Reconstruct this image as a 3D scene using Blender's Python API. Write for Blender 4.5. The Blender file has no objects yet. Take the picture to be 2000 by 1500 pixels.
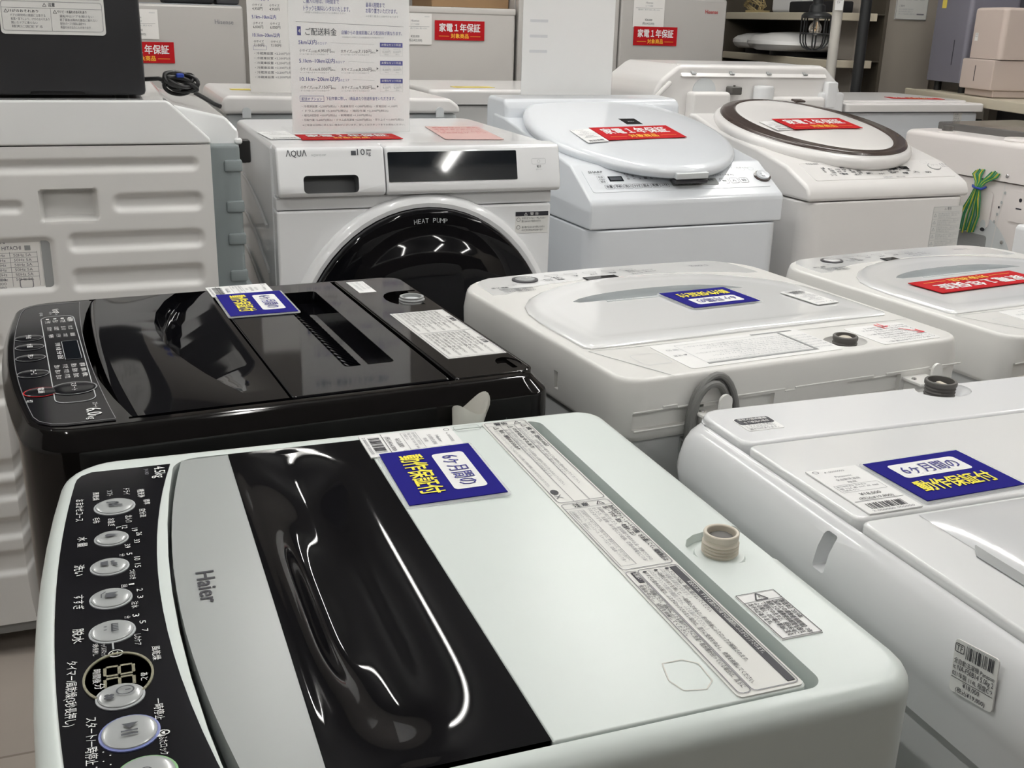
import bpy, bmesh, math, random
from mathutils import Vector, Matrix
random.seed(4)
S = bpy.context.scene
C = S.collection
PI = math.pi

# ------------------------------------------------------------------ camera, world, lights, exposure
F_PX, PITCH, ROLL, YAW, CAM_H = 2091.5, .3285, .02896, .36716, 1.2728
fw = Vector((math.sin(YAW)*math.cos(PITCH), math.cos(YAW)*math.cos(PITCH), -math.sin(PITCH)))
r0 = Vector((math.cos(YAW), -math.sin(YAW), 0))
u0 = r0.cross(fw)
rt = r0*math.cos(ROLL) + u0*math.sin(ROLL)
up = -r0*math.sin(ROLL) + u0*math.cos(ROLL)
cam_data = bpy.data.cameras.new('camera')
cam_data.sensor_width = 36
cam_data.lens = F_PX/2000*36
cam_data.clip_start = .02
cam = bpy.data.objects.new('camera', cam_data)
C.objects.link(cam)
cam.matrix_world = Matrix(((rt.x, up.x, -fw.x, 0), (rt.y, up.y, -fw.y, 0), (rt.z, up.z, -fw.z, CAM_H), (0, 0, 0, 1)))
S.camera = cam
W = bpy.data.worlds.new('shop_world')
S.world = W
W.use_nodes = True
W.node_tree.nodes['Background'].inputs[0].default_value = (.8, .85, 1, 1)
W.node_tree.nodes['Background'].inputs[1].default_value = .02
S.view_settings.view_transform = 'Standard'
S.view_settings.look = 'None'
S.view_settings.gamma = 1
S.view_settings.use_curve_mapping = False
S.view_settings.exposure = -.10
LAMP_E = 84.0          # fluorescent tube emission
LAMPS = [(-.75, 1.2), (.45, 1.2), (1.65, 1.2), (2.85, 1.15), (-.75, 3.35), (.45, 3.35), (1.65, 3.3), (2.75, 3.2), (2.1, -1.6), (-.75, -1.5), (.7, -1.55), (3.4, -1.5), (-2.0, -1.4)]

# ------------------------------------------------------------------ materials
MATS = {}
def hexc(h):
    v = [int(h[i:i+2], 16)/255 for i in (0, 2, 4)]
    return tuple(c/12.92 if c <= .04045 else ((c+.055)/1.055)**2.4 for c in v)
def mat(name, col, rough=.35, metal=0, spec=.5, coat=0, alpha=1, trans=0, emit=None, es=0, var=0, vs=8, bump=0, bs=200, ior=1.45):
    m = bpy.data.materials.new(name)
    m.use_nodes = True
    nt = m.node_tree
    b = nt.nodes['Principled BSDF']
    if isinstance(col, str): col = hexc(col)
    b.inputs['Base Color'].default_value = (*col, 1)
    b.inputs['Roughness'].default_value = rough
    b.inputs['Metallic'].default_value = metal
    b.inputs['Specular IOR Level'].default_value = spec
    b.inputs['Coat Weight'].default_value = coat
    b.inputs['Coat Roughness'].default_value = .05
    b.inputs['Alpha'].default_value = alpha
    b.inputs['Transmission Weight'].default_value = trans
    b.inputs['IOR'].default_value = ior
    if emit:
        b.inputs['Emission Color'].default_value = (*emit, 1)
        b.inputs['Emission Strength'].default_value = es
    if var:
        n = nt.nodes.new('ShaderNodeTexNoise'); n.inputs['Scale'].default_value = vs; n.inputs['Detail'].default_value = 4
        tc = nt.nodes.new('ShaderNodeTexCoord'); nt.links.new(tc.outputs['Object'], n.inputs['Vector'])
        mx = nt.nodes.new('ShaderNodeMix'); mx.data_type = 'RGBA'
        mx.inputs[6].default_value = (*[c*(1-var) for c in col], 1)
        mx.inputs[7].default_value = (*[min(1, c*(1+var)) for c in col], 1)
        nt.links.new(n.outputs['Fac'], mx.inputs[0]); nt.links.new(mx.outputs[2], b.inputs['Base Color'])
    if bump:
        n = nt.nodes.new('ShaderNodeTexNoise'); n.inputs['Scale'].default_value = bs
        tc = nt.nodes.new('ShaderNodeTexCoord'); nt.links.new(tc.outputs['Object'], n.inputs['Vector'])
        bp = nt.nodes.new('ShaderNodeBump'); bp.inputs['Strength'].default_value = bump; bp.inputs['Distance'].default_value = .002
        nt.links.new(n.outputs['Fac'], bp.inputs['Height']); nt.links.new(bp.outputs[0], b.inputs['Normal'])
    MATS[name] = m
    return m
mat('green_white', (.66, .715, .69), .28, var=.012)
mat('cool_white', (.78, .79, .80), .22, coat=.3, var=.01)
mat('blue_white', (.735, .765, .80), .2, coat=.3, var=.01)
mat('warm_white', (.78, .765, .75), .25, coat=.2, var=.01)
mat('pink_white', (.76, .72, .70), .3, var=.015)
mat('ivory_white', (.74, .735, .71), .28, var=.015)
mat('pearl', (.80, .81, .82), .22, coat=.4, var=.01)
mat('shell_white', (.70, .695, .68), .3, var=.015)
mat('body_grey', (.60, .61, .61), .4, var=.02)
mat('rear_grey', (.25, .285, .29), .5, var=.04)
mat('pale_grey', (.62, .65, .66), .3, var=.01)
mat('mid_grey', (.30, .31, .31), .4, var=.02)
mat('recess_grey', (.12, .125, .13), .4)
mat('shelf_dark', (.055, .045, .032), .7, var=.1)
mat('dark_grey', (.05, .05, .055), .4)
mat('silver_band', (.32, .335, .33), .27, spec=.3, var=.015)
mat('gloss_black', (.003, .003, .004), .05, spec=.36)
mat('body_black', (.004, .0035, .0035), .07, spec=.36)
mat('panel_black', (.005, .005, .007), .14, spec=.3, var=.4, vs=14)
mat('matt_black', (.010, .010, .012), .55, var=.3)
mat('black_rubber', (.012, .012, .012), .45)
mat('glass_black', (.003, .005, .008), .04, spec=.5)
mat('button_grey', (.36, .375, .375), .2, coat=.2)
mat('print_white', (.75, .76, .75), .5)
mat('print_grey', (.20, .20, .22), .5)
mat('print_soft', (.40, .42, .43), .5)
mat('print_dark', (.05, .055, .065), .5)
mat('print_dim', (.17, .175, .18), .4)
mat('print_black', (.022, .022, .03), .5)
mat('print_navy', (.018, .016, .20), .5)
mat('print_blue', (.035, .04, .26), .5)
mat('card_navy', (.010, .008, .165), .8, spec=.12)
mat('card_red', (.40, .009, .013), .75, spec=.15)
mat('print_yellow', (.86, .76, .05), .5)
mat('print_amber', (.85, .48, .04), .5)
mat('paper', (.78, .765, .74), .6, var=.01)
mat('paper_white', (.80, .80, .79), .5)
mat('paper_pink', (.60, .40, .375), .5)
mat('sticker', (.70, .70, .68), .45)
mat('sticker_cream', (.69, .69, .66), .35)
mat('sleeve', (.85, .87, .88), .15, alpha=.35)
mat('acrylic', (.95, .97, .97), .04, alpha=.05)
mat('valve_ivory', (.62, .57, .48), .4, var=.04)
mat('valve_grey', (.09, .085, .08), .5, var=.15)
mat('chrome', (.7, .7, .7), .15, metal=1)
mat('steel', (.45, .46, .46), .35, metal=.8)
mat('led', (.20, .19, .13), .4)
mat('ring_blue', (.16, .19, .42), .3)
mat('ring_green', (.20, .42, .18), .3)
mat('brown_ring', (.055, .040, .036), .25, coat=.2)
mat('red_pen', (.75, .05, .07), .6)
mat('yellow_label', (.62, .50, .09), .5)
mat('wire_green', (.03, .22, .09), .4)
mat('wire_yellow', (.52, .50, .05), .4)
mat('tie_blue', (.02, .05, .30), .4)
mat('cord_grey', (.16, .16, .155), .5)
mat('smoke_plastic', (.12, .115, .11), .12, alpha=.85)
mat('milky_plastic', (.72, .71, .66), .3, alpha=.72)
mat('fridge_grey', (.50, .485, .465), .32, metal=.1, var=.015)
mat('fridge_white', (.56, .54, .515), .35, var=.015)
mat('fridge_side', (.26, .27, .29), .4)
mat('gasket', (.13, .135, .15), .6)
mat('cardboard', (.30, .185, .095), .8, var=.08)
mat('wood_light', (.40, .35, .26), .6, var=.06)
mat('shelf_cream', (.50, .45, .35), .5, var=.04)
mat('post_white', (.50, .48, .44), .4)
mat('lamp_black', (.010, .011, .012), .4)
mat('bulb_glass', (.95, .9, .8), .03, trans=.9, ior=1.2)
mat('filament', (1, .6, .2), .4, emit=(1, .62, .25), es=.3)
mat('slate_grey', (.155, .15, .18), .45, var=.03)
mat('slate_side', (.10, .10, .125), .45)
mat('taupe_white', (.50, .42, .375), .4, var=.02)
mat('straw', (.40, .31, .15), .8, var=.1)
mat('tube_glow', (1, 1, 1), .5, emit=(1, .985, .955), es=LAMP_E)
mat('lamp_housing', (.65, .65, .63), .5)
mat('white_gloss', (.81, .82, .82), .12, coat=.6, var=.01)
mat('window_grey', (.66, .67, .68), .1, coat=.5)
mat('stain', (.62, .60, .55), .5)

# ------------------------------------------------------------------ text glyph meshes
TXT = {}
def glyphs(s):
    k = s
    if k in TXT: return TXT[k]
    cu = bpy.data.curves.new('lettering', 'FONT')
    cu.body = s; cu.resolution_u = 2; cu.size = 1
    o = bpy.data.objects.new('lettering', cu); C.objects.link(o)
    dg = bpy.context.evaluated_depsgraph_get()
    me = bpy.data.meshes.new_from_object(o.evaluated_get(dg))
    vs = [(v.co.x, v.co.y) for v in me.vertices]
    fs = [tuple(p.vertices) for p in me.polygons]
    bpy.data.objects.remove(o); bpy.data.curves.remove(cu); bpy.data.meshes.remove(me)
    if not vs: vs, fs = [(0, 0), (1, 0), (1, 1)], [(0, 1, 2)]
    xs = [v[0] for v in vs]; ys = [v[1] for v in vs]
    bb = (min(xs), max(xs), min(ys), max(ys))
    TXT[k] = (vs, fs, bb)
    return TXT[k]

# ------------------------------------------------------------------ mesh builder
def rr(x0, x1, y0, y1, r, k=5, m=4, bow=0, bow_back=0):
    """rounded rectangle, counter-clockwise from front-left; r = one radius or (fl, fr, br, bl); bow pushes the front (-y) out"""
    if not isinstance(r, (tuple, list)): r = (r,)*4
    r = [max(1e-4, q) for q in r]
    cx, hw = (x0+x1)/2, (x1-x0)/2
    pts = []
    cor = [(x0+r[0], y0+r[0], r[0], PI), (x1-r[1], y0+r[1], r[1], 1.5*PI), (x1-r[2], y1-r[2], r[2], 0), (x0+r[3], y1-r[3], r[3], .5*PI)]
    for i, (a, b, q, t) in enumerate(cor):
        arc = [(a+q*math.cos(t+j/k*PI/2), b+q*math.sin(t+j/k*PI/2)) for j in range(k+1)]
        pts += arc
        n = cor[(i+1) % 4]; e = (n[0]+n[2]*math.cos(n[3]), n[1]+n[2]*math.sin(n[3])); s = arc[-1]
        pts += [(s[0]+(e[0]-s[0])*j/m, s[1]+(e[1]-s[1])*j/m) for j in range(1, m)]
    if bow or bow_back:
        ym = (y0+y1)/2
        pts = [(x, y-bow*(1-((x-cx)/hw)**2)*max(0, min(1, (ym-y)/(ym-y0)))+bow_back*(1-((x-cx)/hw)**2)*max(0, min(1, (y-ym)/(y1-ym)))) for x, y in pts]
    return pts
def ell(cx, cy, rx, ry, n=40, a0=0):
    return [(cx+rx*math.cos(a0+2*PI*i/n), cy+ry*math.sin(a0+2*PI*i/n)) for i in range(n)]

class MB:
    def __init__(s, M=None):
        s.V, s.F, s.FM, s.mats = [], [], [], []
        s.M = M or Matrix()
    def mi(s, m):
        if m not in s.mats: s.mats.append(m)
        return s.mats.index(m)
    def add(s, vs, fs, m):
        b = len(s.V); i = s.mi(m)
        s.V += [s.M @ Vector(v) for v in vs]
        s.F += [tuple(b+j for j in f) for f in fs]
        s.FM += [i]*len(fs)
        return s
    def bm(s, bm_, m):
        bm_.verts.index_update()
        s.add([v.co for v in bm_.verts], [[v.index for v in f.verts] for f in bm_.faces], m); bm_.free(); return s
    def box(s, x0, x1, y0, y1, z0, z1, m, bev=0, seg=2):
        b = bmesh.new(); bmesh.ops.create_cube(b, size=1)
        for v in b.verts: v.co = Vector(((x0+x1)/2+v.co.x*(x1-x0), (y0+y1)/2+v.co.y*(y1-y0), (z0+z1)/2+v.co.z*(z1-z0)))
        if bev: bmesh.ops.bevel(b, geom=b.edges[:], offset=bev, segments=seg, profile=.5, affect='EDGES', clamp_overlap=True)
        return s.bm(b, m)
    def loft(s, rings, m, cap0=True, cap1=True, close=False):
        n = len(rings[0]); vs = [p for r in rings for p in r]; fs = []
        R_ = len(rings)
        for i in range(R_ if close else R_-1):
            a, b = i*n, ((i+1) % R_)*n
            fs += [(a+j, a+(j+1) % n, b+(j+1) % n, b+j) for j in range(n)]
        if not close:
            if cap0: fs.append(tuple(reversed(range(n))))
            if cap1: fs.append(tuple((R_-1)*n+j for j in range(n)))
        return s.add(vs, fs, m)
    def prism(s, o, z0, z1, m): return s.loft([[(x, y, z0) for x, y in o], [(x, y, z1) for x, y in o]], m)
    def plate(s, fn, z0, z1, rad, m, k=4, more=()):
        """fn(inset) -> outline; plate with rounded upper edge; more: (inset, z) rings after the top"""
        R_ = [[(x, y, z0) for x, y in fn(0)]]
        for j in range(k+1):
            a = j/k*PI/2
            R_.append([(x, y, z1-rad+rad*math.sin(a)) for x, y in fn(rad*(1-math.cos(a)))])
        for i_, z in more: R_.append([(x, y, z) for x, y in (i_ if isinstance(i_, list) else fn(i_))])
        return s.loft(R_, m)
    def flat(s, o, z, m): return s.add([(x, y, z) for x, y in o], [tuple(range(len(o)))], m)
    def poly(s, p, m): return s.add(p, [tuple(range(len(p)))], m)
    def profx(s, prof, x0, x1, m, bev=0, seg=3, axis='x', mn=20):
        """(y,z) outline extruded along x (or (x,z) along y), convex-ish edges bevelled"""
        b = bmesh.new(); n = len(prof)
        f3 = (lambda t, p: (t, p[0], p[1])) if axis == 'x' else (lambda t, p: (p[0], t, p[1]))
        A = [b.verts.new(f3(x0, p)) for p in prof]; B = [b.verts.new(f3(x1, p)) for p in prof]
        b.faces.new(A); b.faces.new(B[::-1])
        for i in range(n): b.faces.new((A[i], B[i], B[(i+1) % n], A[(i+1) % n]))
        bmesh.ops.recalc_face_normals(b, faces=b.faces[:])
        if bev:
            es = [e for e in b.edges if e.calc_face_angle(0) > math.radians(mn)]
            bmesh.ops.bevel(b, geom=es, offset=bev, segments=seg, profile=.5, affect='EDGES', clamp_overlap=True)
        return s.bm(b, m)
    def lathe(s, prof, c, m, n=32, cap0=True, cap1=True, sx=1, sy=1):
        return s.loft([[(c[0]+r*sx*math.cos(2*PI*j/n), c[1]+r*sy*math.sin(2*PI*j/n), c[2]+z) for j in range(n)] for r, z in prof], m, cap0, cap1)
    def tube(s, path, r, m, n=8, closed=False):
        P = [Vector(p) for p in path]; rings = []; L = len(P); nrm = None
        for i, p in enumerate(P):
            t = (P[(i+1) % L]-P[i-1]) if closed else (P[min(i+1, L-1)]-P[max(i-1, 0)])
            if t.length < 1e-9: t = Vector((0, 0, 1))
            t.normalize()
            if nrm is None: nrm = t.orthogonal().normalized()
            else:
                nrm = nrm-t*nrm.dot(t)
                nrm = nrm.normalized() if nrm.length > 1e-6 else t.orthogonal().normalized()
            bn = t.cross(nrm)
            rings.append([tuple(p+nrm*r*math.cos(2*PI*j/n)+bn*r*math.sin(2*PI*j/n)) for j in range(n)])
        return s.loft(rings, m, close=closed)
    def grid(s, fn, nu, nv, m):
        vs = [fn(i/nu, j/nv) for j in range(nv+1) for i in range(nu+1)]
        fs = [(j*(nu+1)+i, j*(nu+1)+i+1, (j+1)*(nu+1)+i+1, (j+1)*(nu+1)+i) for j in range(nv) for i in range(nu)]
        return s.add(vs, fs, m)
    def ribbon(s, pts, w, z, m):
        """flat line in the local xy plane"""
        for (a, b), (c, d) in zip(pts[:-1], pts[1:]):
            L = math.hypot(c-a, d-b) or 1; nx, ny = -(d-b)/L*w/2, (c-a)/L*w/2
            s.add([(a+nx, b+ny, z), (a-nx, b-ny, z), (c-nx, d-ny, z), (c+nx, d+ny, z)], [(0, 1, 2, 3)], m)
        return s
    def frame(s, o, w, z, m): return s.ribbon(list(o)+[o[0]], w, z, m)
    def text(s, t, x, y, z, m, w=None, h=None, al=0, off=.0, rot=0):
        """lettering in the local xy plane: (x, y) = left end of the baseline (al=.5 centre, 1 right); w x h = box it fills"""
        vs, fs, bb = glyphs(t)
        H = .74 if any(ord(c) < 0x3000 for c in t) else .86
        if h is None: k = w/(bb[1]-bb[0]); sx = sy = k
        else:
            sy = h/max(.3, bb[3]-max(0, bb[2]) if len(t) > 1 or bb[3]-bb[2] > .3 else H)
            sx = w/(bb[1]-bb[0]) if w else sy
        wd = sx*(bb[1]-bb[0]); ca, sa = math.cos(rot), math.sin(rot); out = []
        sh = [(0, 0)] if off <= 0 else ([(-off, 0), (off, 0)] if off < .014 else [(-off, -off), (off, -off), (-off, off), (off, off)])
        for i, (ox, oy) in enumerate(sh):
            out = []
            for a, b in vs:
                px, py = (a+ox-bb[0])*sx-wd*al, (b+oy-max(-.05, min(bb[2], .0)))*sy
                out.append((x+px*ca-py*sa, y+px*sa+py*ca, z+i*2e-5))
            s.add(out, fs, m)
        return s
    def build(s, name, parent=None, loc=None, flat=False, wn=True, ang=32):
        me = bpy.data.meshes.new(name)
        me.from_pydata([tuple(v) for v in s.V], [], s.F)
        for q in s.mats: me.materials.append(MATS[q])
        for p, i in zip(me.polygons, s.FM): p.material_index = i
        if not flat:
            for p in me.polygons: p.use_smooth = True
            me.set_sharp_from_angle(angle=math.radians(ang))
        me.update()
        o = bpy.data.objects.new(name, me); C.objects.link(o)
        if parent: o.parent = parent
        if loc: o.location = loc
        if wn and not flat:
            w_ = o.modifiers.new('even_shading', 'WEIGHTED_NORMAL'); w_.keep_sharp = True
        return o
def fix_normals(o):
    b = bmesh.new(); b.from_mesh(o.data); bmesh.ops.recalc_face_normals(b, faces=b.faces[:]); b.to_mesh(o.data); b.free()
def cut(o, mb, ang=32):
    """carve the closed shape collected in mb out of o"""
    fix_normals(o)
    k = mb.build('cutter', o.parent, wn=False); fix_normals(k)
    for md in list(o.modifiers): o.modifiers.remove(md)
    md = o.modifiers.new('carve', 'BOOLEAN'); md.operation = 'DIFFERENCE'; md.solver = 'EXACT'; md.object = k
    md.material_mode = 'INDEX'
    idx = []
    for q in mb.mats:
        names = [m.name for m in o.data.materials]
        if q not in names: o.data.materials.append(MATS[q]); names.append(q)
        idx.append(names.index(q))
    src = [pl.material_index for pl in k.data.polygons]
    k.data.materials.clear()
    for m in o.data.materials: k.data.materials.append(m)
    for pl, i in zip(k.data.polygons, src): pl.material_index = idx[i]
    dg = bpy.context.evaluated_depsgraph_get()
    me = bpy.data.meshes.new_from_object(o.evaluated_get(dg))
    old = o.data; o.modifiers.clear(); o.data = me; me.name = old.name
    for p in me.polygons: p.use_smooth = True
    me.set_sharp_from_angle(angle=math.radians(ang))
    bpy.data.objects.remove(k)
    w_ = o.modifiers.new('even_shading', 'WEIGHTED_NORMAL'); w_.keep_sharp = True
    return o
def thing(name, label, cat, loc=(0, 0, 0), rz=0, group=None):
    o = bpy.data.objects.new(name, None); C.objects.link(o)
    o.empty_display_size = .1
    o.location = loc; o.rotation_euler = (0, 0, rz)
    o['label'] = label; o['category'] = cat
    if group: o['group'] = group
    return o
def tag(o, label, cat, group=None):
    o['label'] = label; o['category'] = cat
    if group: o['group'] = group
    return o
def struct(o):
    o['kind'] = 'structure'; return o
def basis(origin, ux, uy):
    """matrix whose local xy plane lies on ux, uy at origin"""
    ux = Vector(ux).normalized(); uy = Vector(uy); uy = (uy-ux*uy.dot(ux)).normalized(); uz = ux.cross(uy); o = Vector(origin)
    return Matrix(((ux.x, uy.x, uz.x, o.x), (ux.y, uy.y, uz.y, o.y), (ux.z, uy.z, uz.z, o.z), (0, 0, 0, 1)))
FRONT = lambda x, y, z: basis((x, y, z), (1, 0, 0), (0, 0, 1))    # a wall facing -y
def bars(mb, x, y, w, h, z, m, n=26, seed=1):
    r = random.Random(seed); q = 0; xs = []
    while q < 1:
        a = r.choice((.012, .02, .035)); xs.append((q, a)); q += a+r.choice((.015, .025, .04))
    for q, a in xs:
        if q+a <= 1: mb.flat([(x+q*w, y), (x+(q+a)*w, y), (x+(q+a)*w, y+h), (x+q*w, y+h)], z, m)
def lines(mb, rows, x, y, w, h, z, m, gap=1.45, off=0):
    """rows of small print, the first at the top; each row is a string or (string, width share)"""
    for i, q in enumerate(rows):
        t, k = q if isinstance(q, tuple) else (q, None)
        if not t: continue
        ww = w*k if k else min(w, h*1.02*len(t))
        mb.text(t, x, y-i*h*gap-h, z, m, w=ww, h=h, off=off)
def tri_mark(mb, x, y, s, z, m):
    p = [(x-s/2, y-s*.42), (x+s/2, y-s*.42), (x, y+s*.45)]
    mb.frame(p, s*.11, z, m); mb.text('!', x, y-s*.33, z, m, w=s*.07, h=s*.42, al=.5)

# ------------------------------------------------------------------ the shop room
mat('floor_tile', (.44, .39, .345), .45, var=.12, vs=6)
mat('wall_paint', (.36, .325, .28), .7, var=.05, vs=3)
mat('trim_paint', (.17, .15, .12), .7)
mat('shop_wall', (.52, .51, .49), .7, var=.04, vs=3)
mat('concrete', (.33, .31, .285), .75, var=.10, vs=5)
mat('ceiling_paint', (.27, .27, .265), .8, var=.05)
RX0, RX1, RY0, RY1, RH = -2.8, 4.2, -2.3, 5.5, 2.75
def seam_nodes(name, size):
    m = MATS[name]; nt = m.node_tree; b = nt.nodes['Principled BSDF']
    br = nt.nodes.new('ShaderNodeTexBrick'); tc = nt.nodes.new('ShaderNodeTexCoord')
    br.offset = 0; br.inputs['Scale'].default_value = 1; br.inputs['Brick Width'].default_value = size; br.inputs['Row Height'].default_value = size
    br.inputs['Mortar Size'].default_value = .003
    br.inputs['Color1'].default_value = (1, 1, 1, 1); br.inputs['Color2'].default_value = (.95, .95, .95, 1); br.inputs['Mortar'].default_value = (.6, .58, .55, 1)
    nt.links.new(tc.outputs['Object'], br.inputs['Vector'])
    src = b.inputs['Base Color'].links[0].from_socket
    mx = nt.nodes.new('ShaderNodeMix'); mx.data_type = 'RGBA'; mx.blend_type = 'MULTIPLY'; mx.inputs[0].default_value = 1
    nt.links.new(src, mx.inputs[6]); nt.links.new(br.outputs['Color'], mx.inputs[7]); nt.links.new(mx.outputs[2], b.inputs['Base Color'])
seam_nodes('floor_tile', .45)
T_ = .1
struct(MB().box(RX0-T_, RX1+T_, RY0-T_, RY1+T_, -.08, 0, 'floor_tile').build('floor', flat=True))
struct(MB().box(RX0-T_, RX1+T_, RY0-T_, RY1+T_, RH, RH+.1, 'ceiling_paint').build('ceiling', flat=True))
struct(MB().box(RX0-T_, RX1+T_, RY1, RY1+T_, 0, RH, 'concrete').build('wall_back', flat=True))
struct(MB().box(RX0-T_, RX1+T_, RY0-T_, RY0, 0, RH, 'shop_wall').build('wall_front', flat=True))
struct(MB().box(RX0-T_, RX0, RY0, RY1, 0, RH, 'shop_wall').build('wall_left', flat=True))
struct(MB().box(RX1, RX1+T_, RY0, RY1, 0, RH, 'wall_paint').build('wall_right', flat=True))
struct(MB().box(3.19, 3.63, 4.16, 4.34, 0, RH, 'wall_paint').build('wall_stub', flat=True))
struct(MB().box(3.63, 3.74, 4.20, 4.34, 0, RH, 'trim_paint').build('trim_1', flat=True))
mat('blocker_dark', (.10, .085, .07), .7, var=.05)
struct(MB().box(-1.6, 3.2, -.62, -.54, 0, 1.90, 'blocker_dark').build('unseen_light_blocker', flat=True))  # added unseen behind the camera, keeps light off the nearest machine's near side
mat('scuff', (.09, .075, .065), .7)
struct(MB().ribbon([(-.243, 1.46), (-.205, 1.462)], .006, .0015, 'scuff').ribbon([(-.238, 1.44), (-.205, 1.443)], .005, .0015, 'scuff').build('trim_2', flat=True))

for i, (x, y) in enumerate(LAMPS):
    t = thing('ceiling_light', 'fluorescent tube light on the ceiling above the machines', 'light', (x, y, RH), 0, 'fluorescent ceiling lights')
    MB().box(-.07, .07, -.63, .63, -.05, 0, 'lamp_housing', .008).build('housing', t)
    MB().box(-.0135, .0135, -.6, .6, -.082, -.055, 'tube_glow', .006).build('tube', t)

# ------------------------------------------------------------------ cards and tags (built lying in their own xy plane)
def place(o, root, x, y, z, rz=0, tilt=0, M=None):
    """put a loose thing on a machine: root = (cx, cy, yaw)"""
    R_ = Matrix.Translation((root[0], root[1], 0)) @ Matrix.Rotation(root[2], 4, 'Z')
    if M is None: M = Matrix.Translation((x, y, z)) @ Matrix.Rotation(rz, 4, 'Z') @ Matrix.Rotation(tilt, 4, 'X')
    o.matrix_world = R_ @ M
    return o
_wc = [None]
def warranty_card(label):
    w, h = .114, .086
    if _wc[0] is None:
        t = thing('warranty_card', label, 'card', (0, 0, 0), 0, 'blue six-month warranty cards')
        a = MB(); a.prism(rr(-w/2-.004, w/2+.004, -h/2-.003, h/2+.003, .004), 0, .0012, 'sleeve'); a.build('sleeve', t)
        b = MB(); b.box(-w/2, w/2, -h/2, h/2, .0013, .002, 'card_navy')
        b.flat(rr(-.040, .040, .0015, .0315, .0045), .0023, 'paper_white')
        b.text('6ヶ月間の', 0, .0085, .0027, 'print_navy', w=.066, h=.0165, al=.5, off=.012)
        b.text('動作保証付', -.044, -.0275, .0027, 'print_yellow', w=.086, h=.0195, off=.018)
        b.build('card', t, flat=True)
        _wc[0] = t
        return t
    s = _wc[0]; o = s.copy(); C.objects.link(o); o['label'] = label
    for ch in list(s.children):
        c_ = ch.copy(); C.objects.link(c_); c_.parent = o
    return o
def price_tag(label, maker, kind, price, tax, seed, w=.054, h=.092):
    b = MB(); b.box(-w/2, w/2, -h/2, h/2, 0, .0012, 'paper_white')
    z = .0016; x = -w/2+.003
    b.frame(ell(x+.004, h/2-.006, .003, .0025, 10), .0006, z, 'print_black')
    b.text('◆', x+.012, h/2-.009, z, 'print_black', w=.002); b.text('0000000', x+.017, h/2-.0095, z, 'print_grey', w=.017, h=.003)
    b.text(maker, 0, h/2-.021, z, 'print_grey', w=.018, h=.0035, al=.5); b.text(kind, 0, h/2-.028, z, 'print_grey', w=.026, h=.0038, al=.5)
    b.text('程度', 0, h/2-.034, z, 'print_grey', w=.010, h=.0032, al=.5)
    b.frame(rr(-w/2+.004, w/2-.004, h/2-.052, h/2-.037, .001, 2, 1), .0004, z, 'print_grey')
    lines(b, ['動作確認済み 洗浄済み', '幅 526 奥 500 高 888', '付属品 なし'], -w/2+.006, h/2-.0385, w-.014, .0028, z, 'print_grey', 1.5)
    b.text(price, 0, h/2-.061, z, 'print_black', w=.022, h=.005, al=.5)
    b.text(tax, 0, h/2-.069, z, 'print_black', w=.036, h=.005, al=.5)
    b.ribbon([(-w/2+.002, h/2-.071), (w/2-.002, h/2-.071)], .0006, z, 'print_black')
    bars(b, -w/2+.008, -h/2+.007, w-.016, .011, z, 'print_black', seed=seed)
    b.text('2 000000 000000', 0, -h/2+.002, z, 'print_grey', w=w-.012, h=.003, al=.5)
    return tag(b.build('price_tag', flat=True), label, 'price tag', 'white price tags')
def red_card(label, w=.21, h=.088):
    b = MB(); b.box(-w/2, w/2, -h/2, h/2, 0, .0012, 'card_red'); z = .0017
    k = w/.21
    b.text('家電１年保証', 0, -.004*k, z, 'paper_white', w=.172*k, h=.034*h/.088, al=.5, off=.02)
    b.text('対象商品', 0, -.034*h/.088, z, 'print_amber', w=.075*k, h=.019*h/.088, al=.5, off=.018)
    for s in (-1, 1): b.ribbon([(s*.045*k, -.026*h/.088), (s*.088*k, -.026*h/.088)], .0015, z, 'print_amber')
    return tag(b.build('warranty_banner_card', flat=True), label, 'card', 'red one-year warranty cards')

# ------------------------------------------------------------------ A: white machine with the black lid window, nearest
RA = (.205, .707, -PI/2)
t = thing('washing_machine', 'small white washing machine with black control panel and black lid window, nearest the front', 'washing machine', (RA[0], RA[1], 0), RA[2])
HA = .888
oa = lambda i, e=0: rr(-.255+i, .264-i, -.259+i-e, .259-i, (.042-i, .042-i, .04-i, .03-i), 6, 8, bow=.016)
b = MB(); b.plate(lambda i: rr(-.248+i, .248-i, -.25+i, .25-i, .03, 5, 4, bow=.012), .04, .66, .004, 'green_white')
b.build('cabinet', t)
b = MB(); inner = rr(-.232, .2475, -.168, .186, (.02, .02, .012, .012), 6, 8, bow=.018)
rg = [[(x, y, .645) for x, y in oa(.004)], [(x, y, .66) for x, y in oa(0)]]
for j in range(6):
    a = j/5*PI/2; rg.append([(x, y, HA-.014+.014*math.sin(a)) for x, y in oa(.014*(1-math.cos(a)))])
rg += [[(x, y, HA) for x, y in inner], [(x, y, HA-.05) for x, y in inner]]
b.loft(rg, 'green_white'); cover = b.build('top_cover', t)
k = MB(); k.prism([(.036, .30), (.036, .240), (.039, .226)]+[(.0665+.0270*math.cos(PI+q*PI/8), .2190+.0270*math.sin(PI+q*PI/8)) for q in range(0, 9)]+[(.0935, .30)], HA-.0075, HA+.05, 'green_white')
cut(cover, k)
for s in (-1, 1):
    for y in (-.2, .2): MB().lathe([(.02, 0), (.022, .01), (.018, .041)], (s*.2, y, 0), 'dark_grey', 16).build('foot', t)
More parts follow.
